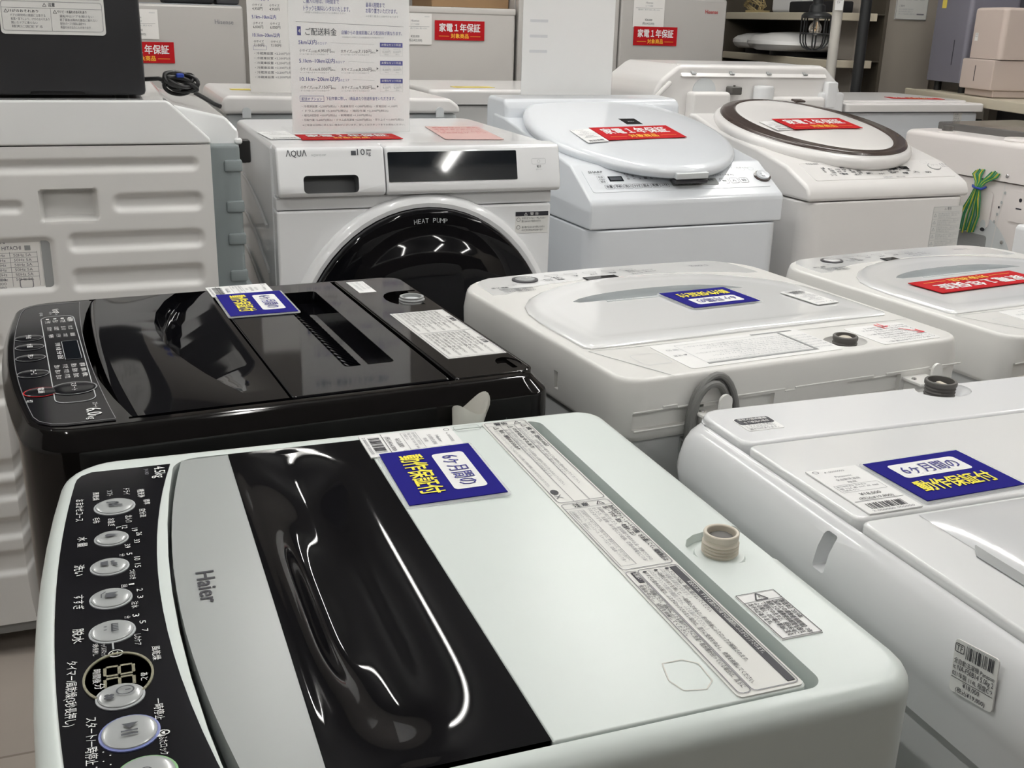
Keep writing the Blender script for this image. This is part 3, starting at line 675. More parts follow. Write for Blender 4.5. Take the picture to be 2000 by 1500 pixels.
# ------------------------------------------------------------------ D and E: white machines seen from behind, controls on the far side
def rear_view_machine(root, H, label, dial, screen, dial_face):
    t = thing('washing_machine', label, 'washing machine', (root[0], root[1], 0), root[2])
    MB().plate(lambda i: rr(-.252+i, .252-i, -.245+i, .246-i, .03, 5, 4, bow=.01), .04, H-.072, .004, 'body_grey').build('cabinet', t)
    oc = lambda i: rr(-.264+i, .264-i, -.2475+i, .2575-i, (.07-i*.7, .07-i*.7, .032-i*.7, .032-i*.7), 6, 8, bow=.022)
    b = MB(); rg = [[(x, y, z) for x, y in oc(i)] for i, z in ((.006, H-.075), (.001, H-.068), (0, H-.030), (.003, H-.010))]
    for j in range(5):
        a = j/4*PI/2; rg.append([(x, y, H-.006+.006*math.sin(a)) for x, y in oc(.004+.006*(1-math.cos(a)))])
    b.loft(rg, 'ivory_white')
    m_ = 'print_grey'
    cover = b.build('top_cover', t, ang=40)
    k = MB()
    for x0, x1 in ((.153, .247), (.05, .113), (-.152, -.063), (-.252, -.202)): k.box(x0, x1, .2500, .30, H-.060, H-.038, 'ivory_white')
    for s in (-1, 1): k.prism([(s*.30, .0945), (s*.2585, .0945), (s*.2585, .1055), (s*.30, .1055)][::s], H-.057, H-.034, 'ivory_white')
    k.lathe([(.020, -.012), (.027, -.004), (.031, .02)], (-.092, .214, H), 'ivory_white', 32, sx=1.1, sy=.85)
    cut(cover, k, 40)
    b = MB()                                                # seam of the rear strip, with its little tabs
    def rib(x0, x1, z, w=.0022): b.box(x0, x1, .2570, .2585, z-w/2, z+w/2, 'ivory_white', .0005, 1)
    xs = [-.255, -.215, -.200, -.125, -.105, .02, .035, .115, .19, .21, .25]
    for i, (a, c) in enumerate(zip(xs[:-1], xs[1:])): rib(a, c, H-.0345-(.003 if i % 2 else 0))
    rib(.153, .247, H-.0605); rib(-.152, -.063, H-.0605); rib(-.252, -.202, H-.0605)
    b.build('rear_strip', t)
    # control panel round the far edge
    op = bowed(-.258, .26, -.20, .20); o = [(-.232, -.205), (-.228, -.224), (-.216, -.238)]+op+[(.216, -.238), (.228, -.224), (.232, -.205), (.236, -.150), (.215, -.150), (.185, -.168), (.125, -.186), (.05, -.1945), (0, -.196), (-.05, -.1945), (-.125, -.186), (-.185, -.168), (-.215, -.150), (-.236, -.150)]
    b = MB(); b.prism(o, H-.001, H+.0008, 'white_gloss'); z = H+.0013
    for i, s_ in enumerate(('予約', '洗い', 'すすぎ', '脱水', 'コース')): b.text(s_, .092-i*.034, -.2225, z, 'print_dark', w=.013, h=.0055, off=.02); b.frame(rr(.088-i*.034, .110-i*.034, -.2370, -.2290, .003, 2, 1), .0006, z, 'print_dark')
    for i, s_ in enumerate(('標準', '念入り', 'おいそぎ', 'わたし流')): b.text(s_, .09+(i % 2)*.02, -.2075-(i//2)*.007, z, 'print_dark', w=.013, h=.0048, off=.02)
    for i in range(5): b.text('おしゃれ着', -.05-(i % 2)*.028, -.205-i*.0052, z, 'print_dark', w=.020, h=.0042, off=.015)
    b.text('5.0kg', -.185, -.222, z, 'print_grey', w=.034, h=.009); b.text('スタート', .176, -.198, z, 'print_dark', w=.016, h=.005); b.text('電源 入 切', .196, -.188, z, 'print_dark', w=.026, h=.0055, off=.02)
    for i in range(3): b.text('ふたを閉めて運転してください', .162, -.172+i*.0052, z, 'print_dark', w=.052, h=.0042, off=.015)
    b.box(.160, .214, -.1775, -.1745, z-.0004, z, 'mid_grey')
    pa = b.build('control_panel', t, flat=True)
    n = 32; b = MB(); b.loft([[(.152+.0205*q*math.cos(2*PI*i/n), -.2175+.0185*q*math.sin(2*PI*i/n), H+.0008+h_) for i in range(n)] for q, h_ in ((1, 0), (1, .0022), (.86, .0028))], dial)
    b.loft([[(.152+.0205*q*math.cos(2*PI*i/n), -.2175+.0185*q*math.sin(2*PI*i/n), H+.0028+h_) for i in range(n)] for q, h_ in ((.84, 0), (.7, .0012), (.2, .0016))], dial_face); b.text('スタート', .152, -.2200, H+.0052, 'print_white' if dial_face == 'mid_grey' else 'print_grey', w=.022, h=.006, al=.5); b.build('start_button', pa, ang=50)
    b = MB(); b.box(screen[0], screen[1], -.2030, -.1810, H+.0006, H+.0022, 'glass_black', .0006, 1); b.build('display', pa)
    # lid with a rounded far edge and a hand recess
    hf = [(.2415, .040), (.2405, .005), (.2360, -.035), (.2240, -.072), (.2020, -.104), (.1700, -.133), (.1300, -.157), (.0850, -.1735), (.0400, -.1820), (0, -.1840)]
    ol = [(x, y) for x, y in hf]+[(-x, y) for x, y in hf[::-1][1:]]
    ol = [(.2350, .1345), (.2415, .126)]+ol+[(-.2415, .126), (-.2350, .1345)]
    ol = ol[::-1]
    def lo(i):
        cx_, cy_ = 0, -.02
        return [(x*(1-i/.24), cy_+(y-cy_)*(1-i/.16)) for x, y in ol]
    b = MB(); b.loft([[(x, y, H+z) for x, y in lo(i)] for i, z in ((.0005, -.0005), (0, .0020), (.0015, .0034), (.006, .0046), (.018, .0054), (.034, .0048), (.045, .0044))], 'white_gloss')
    lid = b.build('lid', t, ang=45)
    k = MB(); arc = [(.152, -.066), (.135, -.078), (.110, -.0880), (.080, -.0955), (.045, -.1000), (0, -.1020), (-.045, -.1000), (-.080, -.0935), (-.110, -.0800), (-.128, -.0640), (-.135, -.0560)]
    k.prism(arc[::-1]+[(.145, -.0575)], H-.035, H+.04, 'pale_grey')
    cut(lid, k, 45)
    k = MB(); k.prism([(x*1.02, y-.001) for x, y in arc[::-1]]+[(.148, -.053)], H-.034, H+.04, 'pale_grey'); cut(cover, k, 40)
    b = MB()
    for i in range(3): b.ribbon([(.100, .1035+i*.0065), (-.112, .1035+i*.0065)], .0013, H+.0049, 'mid_grey')
    b.build('vent_lines', lid, flat=True); b = MB()
    b.box(-.05, .105, -.053, -.048, H+.0042, H+.0055, 'pale_grey'); b.text('おさえて ひらく', .06, -.0525, H+.0059, 'print_soft', w=.05, h=.004)
    b.build('handle_label', lid, flat=True)
    # rear deck
    b = MB(); b.ribbon([(.2420, .1395), (.1960, .2560)], .0012, H+.0004, 'mid_grey'); b.ribbon([(-.250, .1600), (.2420, .1395)], .0010, H+.0004, 'mid_grey')
    b.frame(rr(.168, .206, .172, .212, .006, 3, 1), .0008, H+.0004, 'pale_grey'); b.build('deck_seams', t, flat=True)
    b = MB(); b.prism(rr(-.066, .162, .1465, .2420, .006, 3, 2), H, H+.0007, 'paper_white'); z = H+.0012
    b.frame(rr(-.030, .132, .1575, .2270, .002, 2, 1), .0006, z, 'print_soft')
    for i in range(9): b.text(('脱水槽が完全に止まるまで中の洗濯物に手などを入れない', '灯油などの付着した衣類を入れない・近づけない', '水につけたり水をかけたりしない', '防水性のシートや衣類は洗わない')[i % 4], -.026, .2200-i*.0068, z, 'print_soft', w=(.15, .12, .135, .10)[(i*3) % 4], h=.0040)
    for i in range(6): b.text('使用上のご注意', -.062, .222-i*.010, z, 'print_soft', w=.028, h=.0045)
    b.box(-.030, .132, .2290, .2330, z-.0004, z, 'mid_grey'); b.box(-.0330, -.0290, .1560, .2330, z-.0004, z, 'mid_grey'); b.box(-.055, .01, .1500, .1535, z-.0004, z, 'mid_grey')
    b.text('警告', .135, .170, z, 'print_soft', w=.018, h=.005); b.text('▲ 注意', .136, .192, z, 'print_grey', w=.02, h=.005)
    b.build('caution_label', t, flat=True)
    b = MB(); b.prism(rr(-.226, -.128, .1690, .2460, .005, 3, 2), H, H+.0007, 'paper_white'); z = H+.0012
    for i in range(8): b.text(('△ 据え付けは専門業者へ', 'アース線を取り付ける', '電源は交流100V 定格15A以上', '給水ホースは確実に接続する')[i % 4], -.222, .2370-i*.0082, z, 'print_grey', w=(.085, .066, .08, .07)[i % 4], h=.0048)
    b.build('installation_label', t, flat=True)
    c_ = (-.092, .2135, H-.012); b = MB(); pr = [(.0150, 0), (.0150, .003)]
    for q in range(2): pr += [(.0150, .004+q*.004), (.0158, .006+q*.004), (.0146, .0075+q*.004)]
    pr += [(.0152, .0135), (.0158, .0150), (.0158, .0185), (.0150, .0195), (.0125, .0195), (.0120, .0100)]
    b.lathe(pr, c_, 'valve_grey', 32); va = b.build('inlet_valve', t, ang=28)
    b = MB(); b.lathe([(.0115, .008), (.0110, .0150), (.006, .0180), (.002, .0185)], c_, 'valve_ivory', 20); b.build('filter', va)
    # cord hooks on the back
    def hook(x):
        b = MB(); zb = H-.046
        b.box(x-.022, x+.018, .2560, .2890, zb, zb+.004, 'ivory_white', .0012, 2)
        b.box(x-.017, x+.013, .2560, .2780, zb-.03, zb+.001, 'ivory_white', .0012, 2)
        b.M = basis((x-.0095, .2880, zb), (1, 0, 0), (0, 0, 1)) @ Matrix.Translation((0, 0, 0))
        b.prism([(-.0085, 0), (.0085, 0), (.0085, .0190)]+[(.0085*math.cos(q*PI/8), .0190+.0085*math.sin(q*PI/8)) for q in range(1, 9)], 0, .0035, 'ivory_white')
        b.M = Matrix(); b.lathe([(.0035, 0), (.0030, .0015), (.001, .0022)], (x+.010, .270, zb+.004), 'chrome', 12); b.build('cord_hook', t)
    hook(.154); hook(-.172)
    return t, cover
RD = (.758, 1.282, PI+.088); HD = .895
t, _ = rear_view_machine(RD, HD, 'ivory white washing machine in the middle with grey power cord coiled on its back', 'dark_grey', (.003, .060), 'mid_grey')
b = MB()
for k_, (dx, tw, rx, rz) in enumerate(((0, .0, .029, .055), (.004, .25, .026, .052), (-.003, -.2, .031, .060))):
    b.tube([(.147+dx+rx*math.cos(q/28*2*PI), .2655+.004*k_-.004+tw*.02*math.sin(q/28*2*PI), HD-.062+rz*math.sin(q/28*2*PI)) for q in range(28)], .0042, 'cord_grey', 10, True)
b.build('power_cord', t)
b = MB(); b.box(.158, .176, .246, .268, HD-.084, HD-.080, 'steel', .001, 1); b.box(.158, .176, .246, .249, HD-.115, HD-.080, 'steel', .001, 1); b.lathe([(.010, 0), (.010, .002), (.005, .004)], (.165, .257, HD-.0805), 'steel', 16)
b.box(.112, .156, .2462, .2475, .45, HD-.08, 'dark_grey'); b.build('bracket', t)
b = MB(); z = HD+.0004
for p in ([(-.188, .168), (-.190, .186)], [(-.181, .170), (-.183, .190)], [(-.186, .180), (-.196, .181)], [(-.200, .196), (-.222, .220)], [(-.222, .220), (-.210, .219)], [(-.222, .220), (-.219, .206)]): b.ribbon(p, .0022, z+.001, 'red_pen')
b.build('red_pen_mark', t, flat=True)
place(price_tag('white price tag beside the blue card on the middle ivory machine', 'Panasonic', '全自動洗濯機', '¥18,000', '(税込¥19,800)', 7, .040, .078), RD, -.1855, .0330, HD+.0058, rz=.06)
place(warranty_card('blue six-month warranty card lying on the middle ivory machine'), RD, -.0430+.0, -.0135, HD+.0056, rz=.02)
RE = (1.372, 1.350, PI+.105); HE = .880
rear_view_machine(RE, HE, 'white washing machine at right behind, red card on lid, round dark-ringed start dial', 'dark_grey', (.020, .052), 'white_gloss')
place(red_card('red one-year warranty card on the lid of the white machine at right edge', .245, .070), RE, .048, .0100, HE+.0062, rz=.03)

# ------------------------------------------------------------------ C: white machine at the right, controls towards us
RC = (.837, .674, -.004); HC = .878
t = thing('washing_machine', 'large white washing machine at front right, price sticker on its curved side', 'washing machine', (RC[0], RC[1], 0), RC[2])
MB().plate(lambda i: rr(-.270+i, .270-i, -.262+i, .262-i, .04, 5, 4), .04, .790, .004, 'body_grey').build('cabinet', t)
oc = lambda i: rr(-.290+i, .290-i, -.290+i, .283-i, (.06-i*.5, .06-i*.5, .045-i*.5, .045-i*.5), 6, 8, bow=.02)
b = MB(); rg = [[(x, y, z) for x, y in oc(i)] for i, z in ((.008, .770), (.004, .800), (.002, .806), (.001, .812), (0, .820), (.001, .833), (.004, .848), (.009, .859), (.015, .866), (.0195, .8695), (.022, .8705))]
inn = rr(-.2645, .2645, -.262, .268, (.04, .04, .025, .025), 6, 8, bow=.02)
rg += [[(x, y, .8705) for x, y in inn], [(x, y, .850) for x, y in inn]]
b.loft(rg, 'cool_white'); cover = b.build('top_cover', t, ang=40)
k = MB(); k.box(-.32, -.270, -.0075, .0085, .829, .8625, 'cool_white', .003, 2); cut(cover, k, 40)
for s in (-1, 1):
    for y in (-.2, .2): MB().lathe([(.02, 0), (.022, .01), (.018, .041)], (s*.2, y, 0), 'dark_grey', 16).build('foot', t)
b = MB(); b.plate(lambda i: rr(-.2630+i, .2630-i, .1690+i, .2670-i, (.012, .012, .024, .024), 5, 3), .852, HC, .004, 'cool_white', 4); deck = b.build('rear_deck', t)
k = MB(); k.lathe([(.024, -.012), (.030, -.003), (.033, .02)], (.055, .250, HC), 'cool_white', 32, sx=1.15, sy=.85); cut(deck, k)
b = MB(); b.plate(lambda i: rr(-.2630+i, .2630-i, -.0085+i, .1640-i, .008, 4, 3), .852, HC, .003, 'white_gloss', 4); lid = b.build('lid', t)
b = MB(); b.plate(lambda i: rr(-.2630+i, .2630-i, -.2600+i, -.0125-i, (.04, .04, .008, .008), 6, 3, bow=.018), .852, HC, .003, 'white_gloss', 4); fl = b.build('lid_front', lid)
b = MB()
def cw(u, v):
    x = -.206+u*.412; y = -.214+v*.196; e = max(0, math.sin(u*PI))**.5*max(0, math.sin(v*PI))**.5
    return (x, y, HC+.0004+.006*e)
b.grid(cw, 40, 24, 'window_grey'); b.build('lid_window', fl)
b = MB(); b.prism([(-.214, -.095), (-.202, -.080), (-.190, -.078), (-.188, -.205), (-.214, -.205)], HC+.0005, HC+.0012, 'mid_grey')
b.prism([(-.1885, -.077), (-.186, -.079), (-.185, -.205), (-.1885, -.205)], HC, HC+.0020, 'white_gloss'); b.build('handle', fl)
c_ = (.052, .2520, HC-.012); b = MB(); pr = [(.0175, 0), (.0175, .004)]
for q in range(3): pr += [(.0165, .005+q*.004), (.0176, .0068+q*.004), (.0162, .0084+q*.004)]
pr += [(.0178, .0180), (.0183, .0190), (.0183, .0225), (.0176, .0235), (.0150, .0235), (.0145, .0140)]
b.lathe(pr, c_, 'valve_grey', 32); va = b.build('inlet_valve', t, ang=28)
b = MB(); b.lathe([(.0140, .010), (.0130, .0165), (.004, .0180)], c_, 'mid_grey', 20); b.box(c_[0]-.002, c_[0]+.004, c_[1]-.006, c_[1]+.006, c_[2]+.017, c_[2]+.0205, 'valve_ivory', .0008, 1); b.build('filter', va)
b = MB(); b.prism(rr(-.2400, -.1965, .1965, .2310, .003, 3, 1), HC, HC+.0006, 'paper_white'); b.prism(rr(-.2390, -.1975, .2135, .2302, .003, 3, 1), HC+.0006, HC+.0009, 'print_black'); z = HC+.0014
b.text('電気の接続機種', -.2355, .2230, z, 'paper_white', w=.034, h=.0048, off=.01); b.text('をご使用の場合', -.2330, .2155, z, 'paper_white', w=.030, h=.0048, off=.01)
for i, s_ in enumerate(('このラベルを剥が', 'してください。下に', '排水口があります。')): b.text(s_, -.2370, .2080-i*.0052, z, 'print_grey', w=.034, h=.0042, off=.008)
b.build('notice_sticker', t, flat=True)
b = MB(basis((-.2895, -.183, .8415), (0, -1, 0), (0, 0, 1)) @ Matrix.Rotation(math.radians(9), 4, 'Z') @ Matrix.Rotation(math.radians(-7), 4, 'X'))
b.prism(rr(-.0205, .0205, -.0195, .0195, .003, 3, 1), -.0006, .0006, 'sticker'); z = .0011
b.text('TF', -.0185, .0115, z, 'print_black', w=.006, h=.004); b.frame(rr(-.0195, -.011, .0105, .0165, .001, 2, 1), .0006, z, 'print_black'); bars(b, -.0090, .0080, .027, .0095, z, 'print_black', seed=9); b.text('26 00 0700 00000', -.009, .0178, z, 'print_soft', w=.027, h=.0014)
for i, s_ in enumerate(('全自動洗濯機 Panason', 'ic NA-F50B14 5.0kg 2', '021年製 114L 程度C↑')): b.text(s_, -.0190, .0022-i*.0048, z, 'print_black', w=.038, h=.0038, off=.006)
b.ribbon([(-.0195, -.0086), (.0195, -.0086)], .0004, z, 'print_black')
b.text('¥18,000', 0, -.0132, z, 'print_black', w=.016, h=.0036, al=.5, off=.006); b.text('(税込¥19,800)', 0, -.0182, z, 'print_black', w=.028, h=.0038, al=.5, off=.006)
b.build('price_sticker', t, flat=True)
place(price_tag('white price tag beside the blue card on the large white machine at front right', 'Panasonic', '全自動洗濯機', '¥18,000', '(税込¥19,800)', 11, .056, .094), RC, -.2195, .0410, HC+.0004)
place(warranty_card('blue six-month warranty card on the large white machine at front right'), RC, -.1265, .0440, HC+.0008, rz=.03)

# ------------------------------------------------------------------ front-loading washer with the big black door
RH_ = (.618, 2.48, 0); HH = 1.02
t = thing('washing_machine', 'silver white front loading washer with big round black door', 'washing machine', (RH_[0], RH_[1], 0))
b = MB(); b.plate(lambda i: rr(-.300+i, .302-i, -.262+i, .300-i, (.01, .01, .02, .02), 5, 4), .03, HH, .010, 'pearl', 4)
b.build('body', t)
b = MB(); b.box(-.2985, .3005, -.3000, -.255, .10, .8915, 'pearl', .006, 3); b.build('front_panel', t)
MB().box(-.2985, .3005, -.2975, -.255, .8930, .9190, 'pearl', .003, 2).build('upper_strip', t)
prof = [(-.250, HH+.0008), (-.2985, HH-.002), (-.3030, HH-.010), (-.3200, .945), (-.3210, .931), (-.3170, .9225), (-.3050, .9200), (-.250, .9200)]
b = MB(); b.profx(prof, -.0745, .3130, 'pearl', .005, 3, mn=50); pn = b.build('control_panel', t, ang=40)
b = MB(); b.profx(prof, -.2960, -.0765, 'pearl', .005, 3, mn=50); dr = b.build('detergent_drawer', t, ang=40)
k = MB(basis((-.189, -.3110, .9455), (1, 0, 0), (0, .24, 1)))
k.prism(rr(-.056, .056, -.0175, .0175, .008, 4, 2), -.030, .03, 'recess_grey'); cut(dr, k, 40)
PM = basis((0, -.3030, HH-.010), (1, 0, 0), (0, .017/.065*1.0, 1))
b = MB(PM); b.text('ΛQUΛ', -.276, -.0095, .0007, 'print_dark', w=.041, h=.0125, off=.01); b.text('AQW-D10P', -.226, -.0090, .0007, 'print_soft', w=.030, h=.0040)
b.box(-.145, -.135, -.0080, .0010, .0003, .0008, 'print_dark'); b.text('10', -.1325, -.0080, .0009, 'print_dark', w=.016, h=.0125); b.text('kg', -.1135, -.0085, .0009, 'print_dark', w=.009, h=.0075); b.ribbon([(-.1135, .0030), (-.1035, .0030)], .001, .0009, 'print_dark'); b.ribbon([(-.1135, .0010), (-.1035, .0010)], .001, .0009, 'print_dark')
b.build('drawer_print', dr, flat=True)
b = MB(PM); b.prism(rr(-.0700, .2120, -.0640, -.0030, .002, 2, 1), .0002, .0012, 'glass_black'); b.build('display', pn, flat=True)
b = MB(PM); b.frame(rr(.247, .279, -.0330, -.0210, .003, 3, 1), .0005, .0007, 'print_soft'); b.frame(ell(.263, -.027, .0032, .0032, 14), .0005, .0008, 'print_soft'); b.text('電源', .263, -.0405, .0007, 'print_dark', w=.010, h=.005, al=.5); b.text('切タイマー', .263, -.0460, .0007, 'print_soft', w=.015, h=.003, al=.5); b.build('power_button', pn, flat=True)
def vring(mb, cx, cz, rings, m, n=64, cap=False):
    mb.loft([[(cx+rx*math.cos(2*PI*i/n), y, cz+rz*math.sin(2*PI*i/n)) for i in range(n)] for rx, rz, y in rings], m, False, cap)
DC = (.013, .558)
b = MB(); vring(b, *DC, [(.3120, .3620, -.299), (.3100, .3600, -.308), (.3050, .3550, -.314), (.2960, .3450, -.318), (.2880, .3360, -.316), (.2860, .3340, -.300)], 'pearl'); dring = b.build('door_ring', t)
b = MB(); vring(b, *DC, [(.2860, .3345, -.300), (.2860, .3345, -.326), (.2840, .3325, -.3320), (.2790, .3270, -.3360), (.2620, .3040, -.3385), (.2420, .2800, -.3420), (.2300, .2680, -.3500), (.1900, .2250, -.3640), (.1200, .1450, -.3740), (.05, .06, -.3775)], 'gloss_black', cap=True)
door = b.build('door', t, ang=60)
b = MB(basis((DC[0], -.3384, DC[1]), (1, 0, 0), (0, 0, 1)))
for i, ch in enumerate('HEAT PUMP'):
    if ch != ' ':
        a = PI/2-(i-4)*.030; rx, rz = .2700, .3125
        b.text(ch, rx*math.cos(a), rz*math.sin(a)-.005, .0022, 'print_soft', w=.0068 if ch != 'M' else .0085, h=.0095, al=.5, rot=(a-PI/2)*.8)
b.build('door_lettering', door, flat=True)
b = MB(FRONT(.217, -.3003, .827)); b.box(0, .077, 0, .047, 0, .0005, 'sticker'); z = .0009; b.box(0, .077, .0375, .047, .0005, z, 'print_black'); tri_mark(b, .024, .042, .007, z+.0004, 'paper_white'); b.text('警 告', .034, .0395, z+.0004, 'paper_white', w=.020, h=.0055)
for y in (.026, .009): b.frame(ell(.007, y+.004, .0042, .0042, 14), .0007, z, 'print_dark')
for i, (s_, w_) in enumerate((('子供を近づけない・中に入れない', .057), ('閉じ込められて窒息のおそれ', .045), ('', 0), ('脱水槽が止まるまで手を入れない', .055), ('やけどやけがのおそれがあります', .050))):
    if s_: b.text(s_, .015, .0305-i*.0066, z, 'print_dark', w=w_, h=.0044)
b.build('warning_sticker', t, flat=True)
for k_, pts in enumerate((((.20, .900), (.13, .897), (.05, .888), (-.05, .872), (-.14, .853), (-.19, .842)), ((.20, .812), (.13, .808), (.05, .797), (-.05, .779), (-.14, .757), (-.19, .745)), ((.20, .722), (.13, .716), (.05, .704), (-.05, .684), (-.14, .660), (-.19, .648)))):
    MB().tube([(-.3025, y, z_) for y, z_ in pts], .0042, 'white_gloss', 8).build('side_rib', t)
b = MB(); b.box(-.312, -.299, .12, .15, .935, .985, 'black_rubber', .004, 2); b.build('hose_clip', t)
place(red_card('red one-year warranty card on top of the silver front loading washer', .216, .100), RH_, -.114, -.143, HH+.0012)
place(price_tag('white price tag on top of the silver front loading washer', 'AQUA', 'ドラム式洗濯機', '¥88,000', '(税込¥96,800)', 15, .064, .150), RH_, -.258, -.098, HH+.0012, rz=.06)
b = MB(); b.box(-.065, .065, -.14, .14, 0, .001, 'paper_pink'); lines(b, ['長期保証のご案内', '家電を長く安心して', 'お使いいただくために', '延長保証サービス'], -.055, .11, .11, .016, .0014, 'card_red', 2.4)
place(tag(b.build('leaflet', flat=True), 'faded pink leaflet lying at the right on the silver washer top', 'leaflet'), RH_, .165, -.080, HH+.0012, rz=-.12)
# delivery price notice in a clear stand
t = thing('sign_holder', 'delivery fee notice in a clear stand on top of the silver front loader', 'sign', (.527, 2.406, HH+.003))
b = MB(); b.box(-.133, .133, .0030, .0050, 0, .385, 'acrylic', .0008, 1); b.box(-.133, .133, -.0040, -.0020, 0, .385, 'acrylic', .0008, 1); b.box(-.133, .36, -.020, .150, -.0015, 0, 'acrylic', .0005, 1); b.build('acrylic_stand', t)
b = MB(FRONT(-.131, -.0005, .002)); b.box(0, .262, 0, .378, -.0006, 0, 'paper_white'); z = .0006
SX, SY = .00116, .00107
def st(s_, px, py, wpx, hpx, m, off=0): b.text(s_, (px-574)*SX, (256-py)*SY, z, m, w=wpx*SX, h=hpx*SY, off=off)
st('お届け・配送サービスのご案内', 602, -60, 150, 14, 'print_navy', .01)
for i, (s_, w_) in enumerate((('ご購入の際は、1時間まで', 66), ('トラックを無料レンタルいたします。', 86))): st(s_, 601, 6+i*14, w_, 9, 'print_blue')
for i, (s_, w_) in enumerate((('最長1週間まで', 36), ('お取り置きいただけます。', 60))): st(s_, 717, 10+i*11, w_, 8, 'print_blue')
st('※車種やお時間はスタッフにお尋ねください', 603, 25, 76, 3.5, 'print_soft'); st('※お取り置きには条件があります', 717, 29, 62, 3.5, 'print_soft')
b.ribbon([((586-574)*SX, (256-41)*SY), ((789-574)*SX, (256-46)*SY)], .0006, z, 'print_grey')
b.prism([((588-574)*SX, (256-67)*SY), ((595-574)*SX, (256-67)*SY), ((595-574)*SX, (256-50)*SY), ((588-574)*SX, (256-50)*SY)], 0, z-.0003, 'print_navy'); st('4', 590, 62, 4, 7, 'paper_white')
st('ご配送料金', 603, 66, 58, 13, 'print_dark', .01); st('店舗からの直線距離により配送料が異なります。', 670, 63, 116, 7, 'print_blue')
st('※大型商品は二人作業となるため別途料金がかかる場合があります', 671, 70, 80, 3, 'print_soft')
for i, (d_, w_, a_, c_) in enumerate((('5km以内', 33, '4,950円', '7,150円'), ('5.1km–10km以内', 66, '6,000円', '8,250円'), ('10.1km–20km以内', 74, '7,150円', '9,350円'))):
    y_ = 84+i*35.5
    st(d_, 590, y_, w_, 9, 'print_blue', .008); st('のエリア', 592+w_, y_, 17, 4.5, 'print_blue')
    b.ribbon([((592+w_+24-574)*SX, (256-y_+4)*SY), ((732-574)*SX, (256-y_+2)*SY)], .0004, z, 'print_soft')
    for x_, s_, p_ in ((591, '小サイズ', a_), (668, '大サイズ', c_)):
        st(s_, x_, y_+15, 21, 6, 'print_dark'); st('(小型)', x_+22, y_+15, 11, 3.5, 'print_dark'); st(p_, x_+34, y_+15, 24, 6.5, 'print_dark'); st('(税込)', x_+58, y_+15, 8, 3, 'print_dark'); st('※一人で運べるサイズの商品です', x_, y_+20, 54, 2.8, 'print_soft')
    b.flat([((736-574)*SX, (256-y_-12)*SY), ((740-574)*SX, (256-y_-9.5)*SY), ((736-574)*SX, (256-y_-7)*SY)], z, 'print_dark')
    x0, y0 = (743-574)*SX, (256-y_-3)*SY
    b.prism([(x0, y0), (x0+44*SX, y0), (x0+44*SX, y0+9*SY), (x0, y0+9*SY)], 0, z-.0003, 'print_blue'); st('お得なセット料金', 746, y_, 38, 4, 'paper_white')
    b.frame([(x0, y0-17*SY), (x0+44*SX, y0-17*SY), (x0+44*SX, y0), (x0, y0)], .0003, z, 'print_soft')
    for x_ in (748, 769): st('8,200円', x_, y_+14, 15, 4.5, 'print_soft'); st('小サイズ', x_, y_+8, 13, 3, 'print_soft'); st('(税込)', x_+4, y_+18, 7, 2.5, 'print_soft')
b.frame([((589-574)*SX, (256-195)*SY), ((634-574)*SX, (256-195)*SY), ((634-574)*SX, (256-184)*SY), ((589-574)*SX, (256-184)*SY)], .0006, z, 'print_blue'); st('配送オプション', 592, 193, 38, 6, 'print_blue'); st('下記作業に際し、1商品あたり別途料金をいただきます。', 638, 192, 134, 6.5, 'print_blue')
for i, w_ in enumerate((184, 166, 133, 196)): st(('・冷蔵庫設置 +2,200円(税込) ・洗濯機取付 +3,300円(税込) ・家電回収 +1,100円', '・ドラム式設置 +5,500円(税込) ・階段作業 +2,200円(税込)', '・梱包材回収 +550円(税込) ・新聞雑誌 +1,100円(税込)', '・引取作業 +2,200円(税込) ・ドラム式洗濯機 +5,500円(税込) ・吊り上げ +11,000円(税込)')[i], 592, 206.5+i*9, w_, 4.2, 'print_grey')
st('※ご希望の日時に添えない場合がございます。詳しくはスタッフまでお尋ねください。', 592, 243.5, 199, 3.6, 'print_grey')
b.build('notice_sheet', t, flat=True)

# ------------------------------------------------------------------ top loader with the big oval white lid (SHARP)
def tiltM(c, ti, yw=0): return Matrix.Translation(c) @ Matrix.Rotation(yw, 4, 'Z') @ Matrix.Rotation(ti, 4, 'X')
RS = (1.375, 2.705, .036)
t = thing('washing_machine', 'bluish white top loading washer with large oval white lid, right of the front loader', 'washing machine', (RS[0], RS[1], 0), RS[2])
MB().plate(lambda i: rr(-.2835+i, .2835-i, -.3255+i, .32-i, .045, 6, 4), .03, .7838, .005, 'blue_white').build('cabinet', t)
b = MB(); b.profx([(-.3255, .7865), (-.3255, .848), (-.3205, .8580), (-.308, .8650), (-.200, .9280), (.250, 1.006), (.33, 1.012), (.33, .7865)], -.2835, .2835, 'blue_white', .016, 4, mn=18); b.build('top_cover', t, ang=40)
b = MB(); b.profx([(.246, .99), (.250, 1.040), (.265, 1.056), (.39, 1.060), (.40, 1.04), (.40, .5), (.335, .5), (.335, .99)], -.278, .296, 'blue_white', .012, 3); b.build('rear_hood', t, ang=40)
LM = tiltM((-.003, .031, .981), .194)
def ovl(mb, rings, m, n=72, cap0=True, cap1=True, dy=0): mb.loft([[(rx*math.cos(2*PI*i/n), ry*math.sin(2*PI*i/n)+dy, z_) for i in range(n)] for rx, ry, z_ in rings], m, cap0, cap1)
b = MB(LM); ovl(b, [(.262, .328, -.018), (.274, .341, -.012), (.279, .347, -.001), (.278, .346, .006), (.272, .339, .0125), (.258, .322, .0170), (.20, .25, .0220), (.12, .15, .0245), (.03, .04, .0255)], 'blue_white'); lid = b.build('lid', t, ang=50)
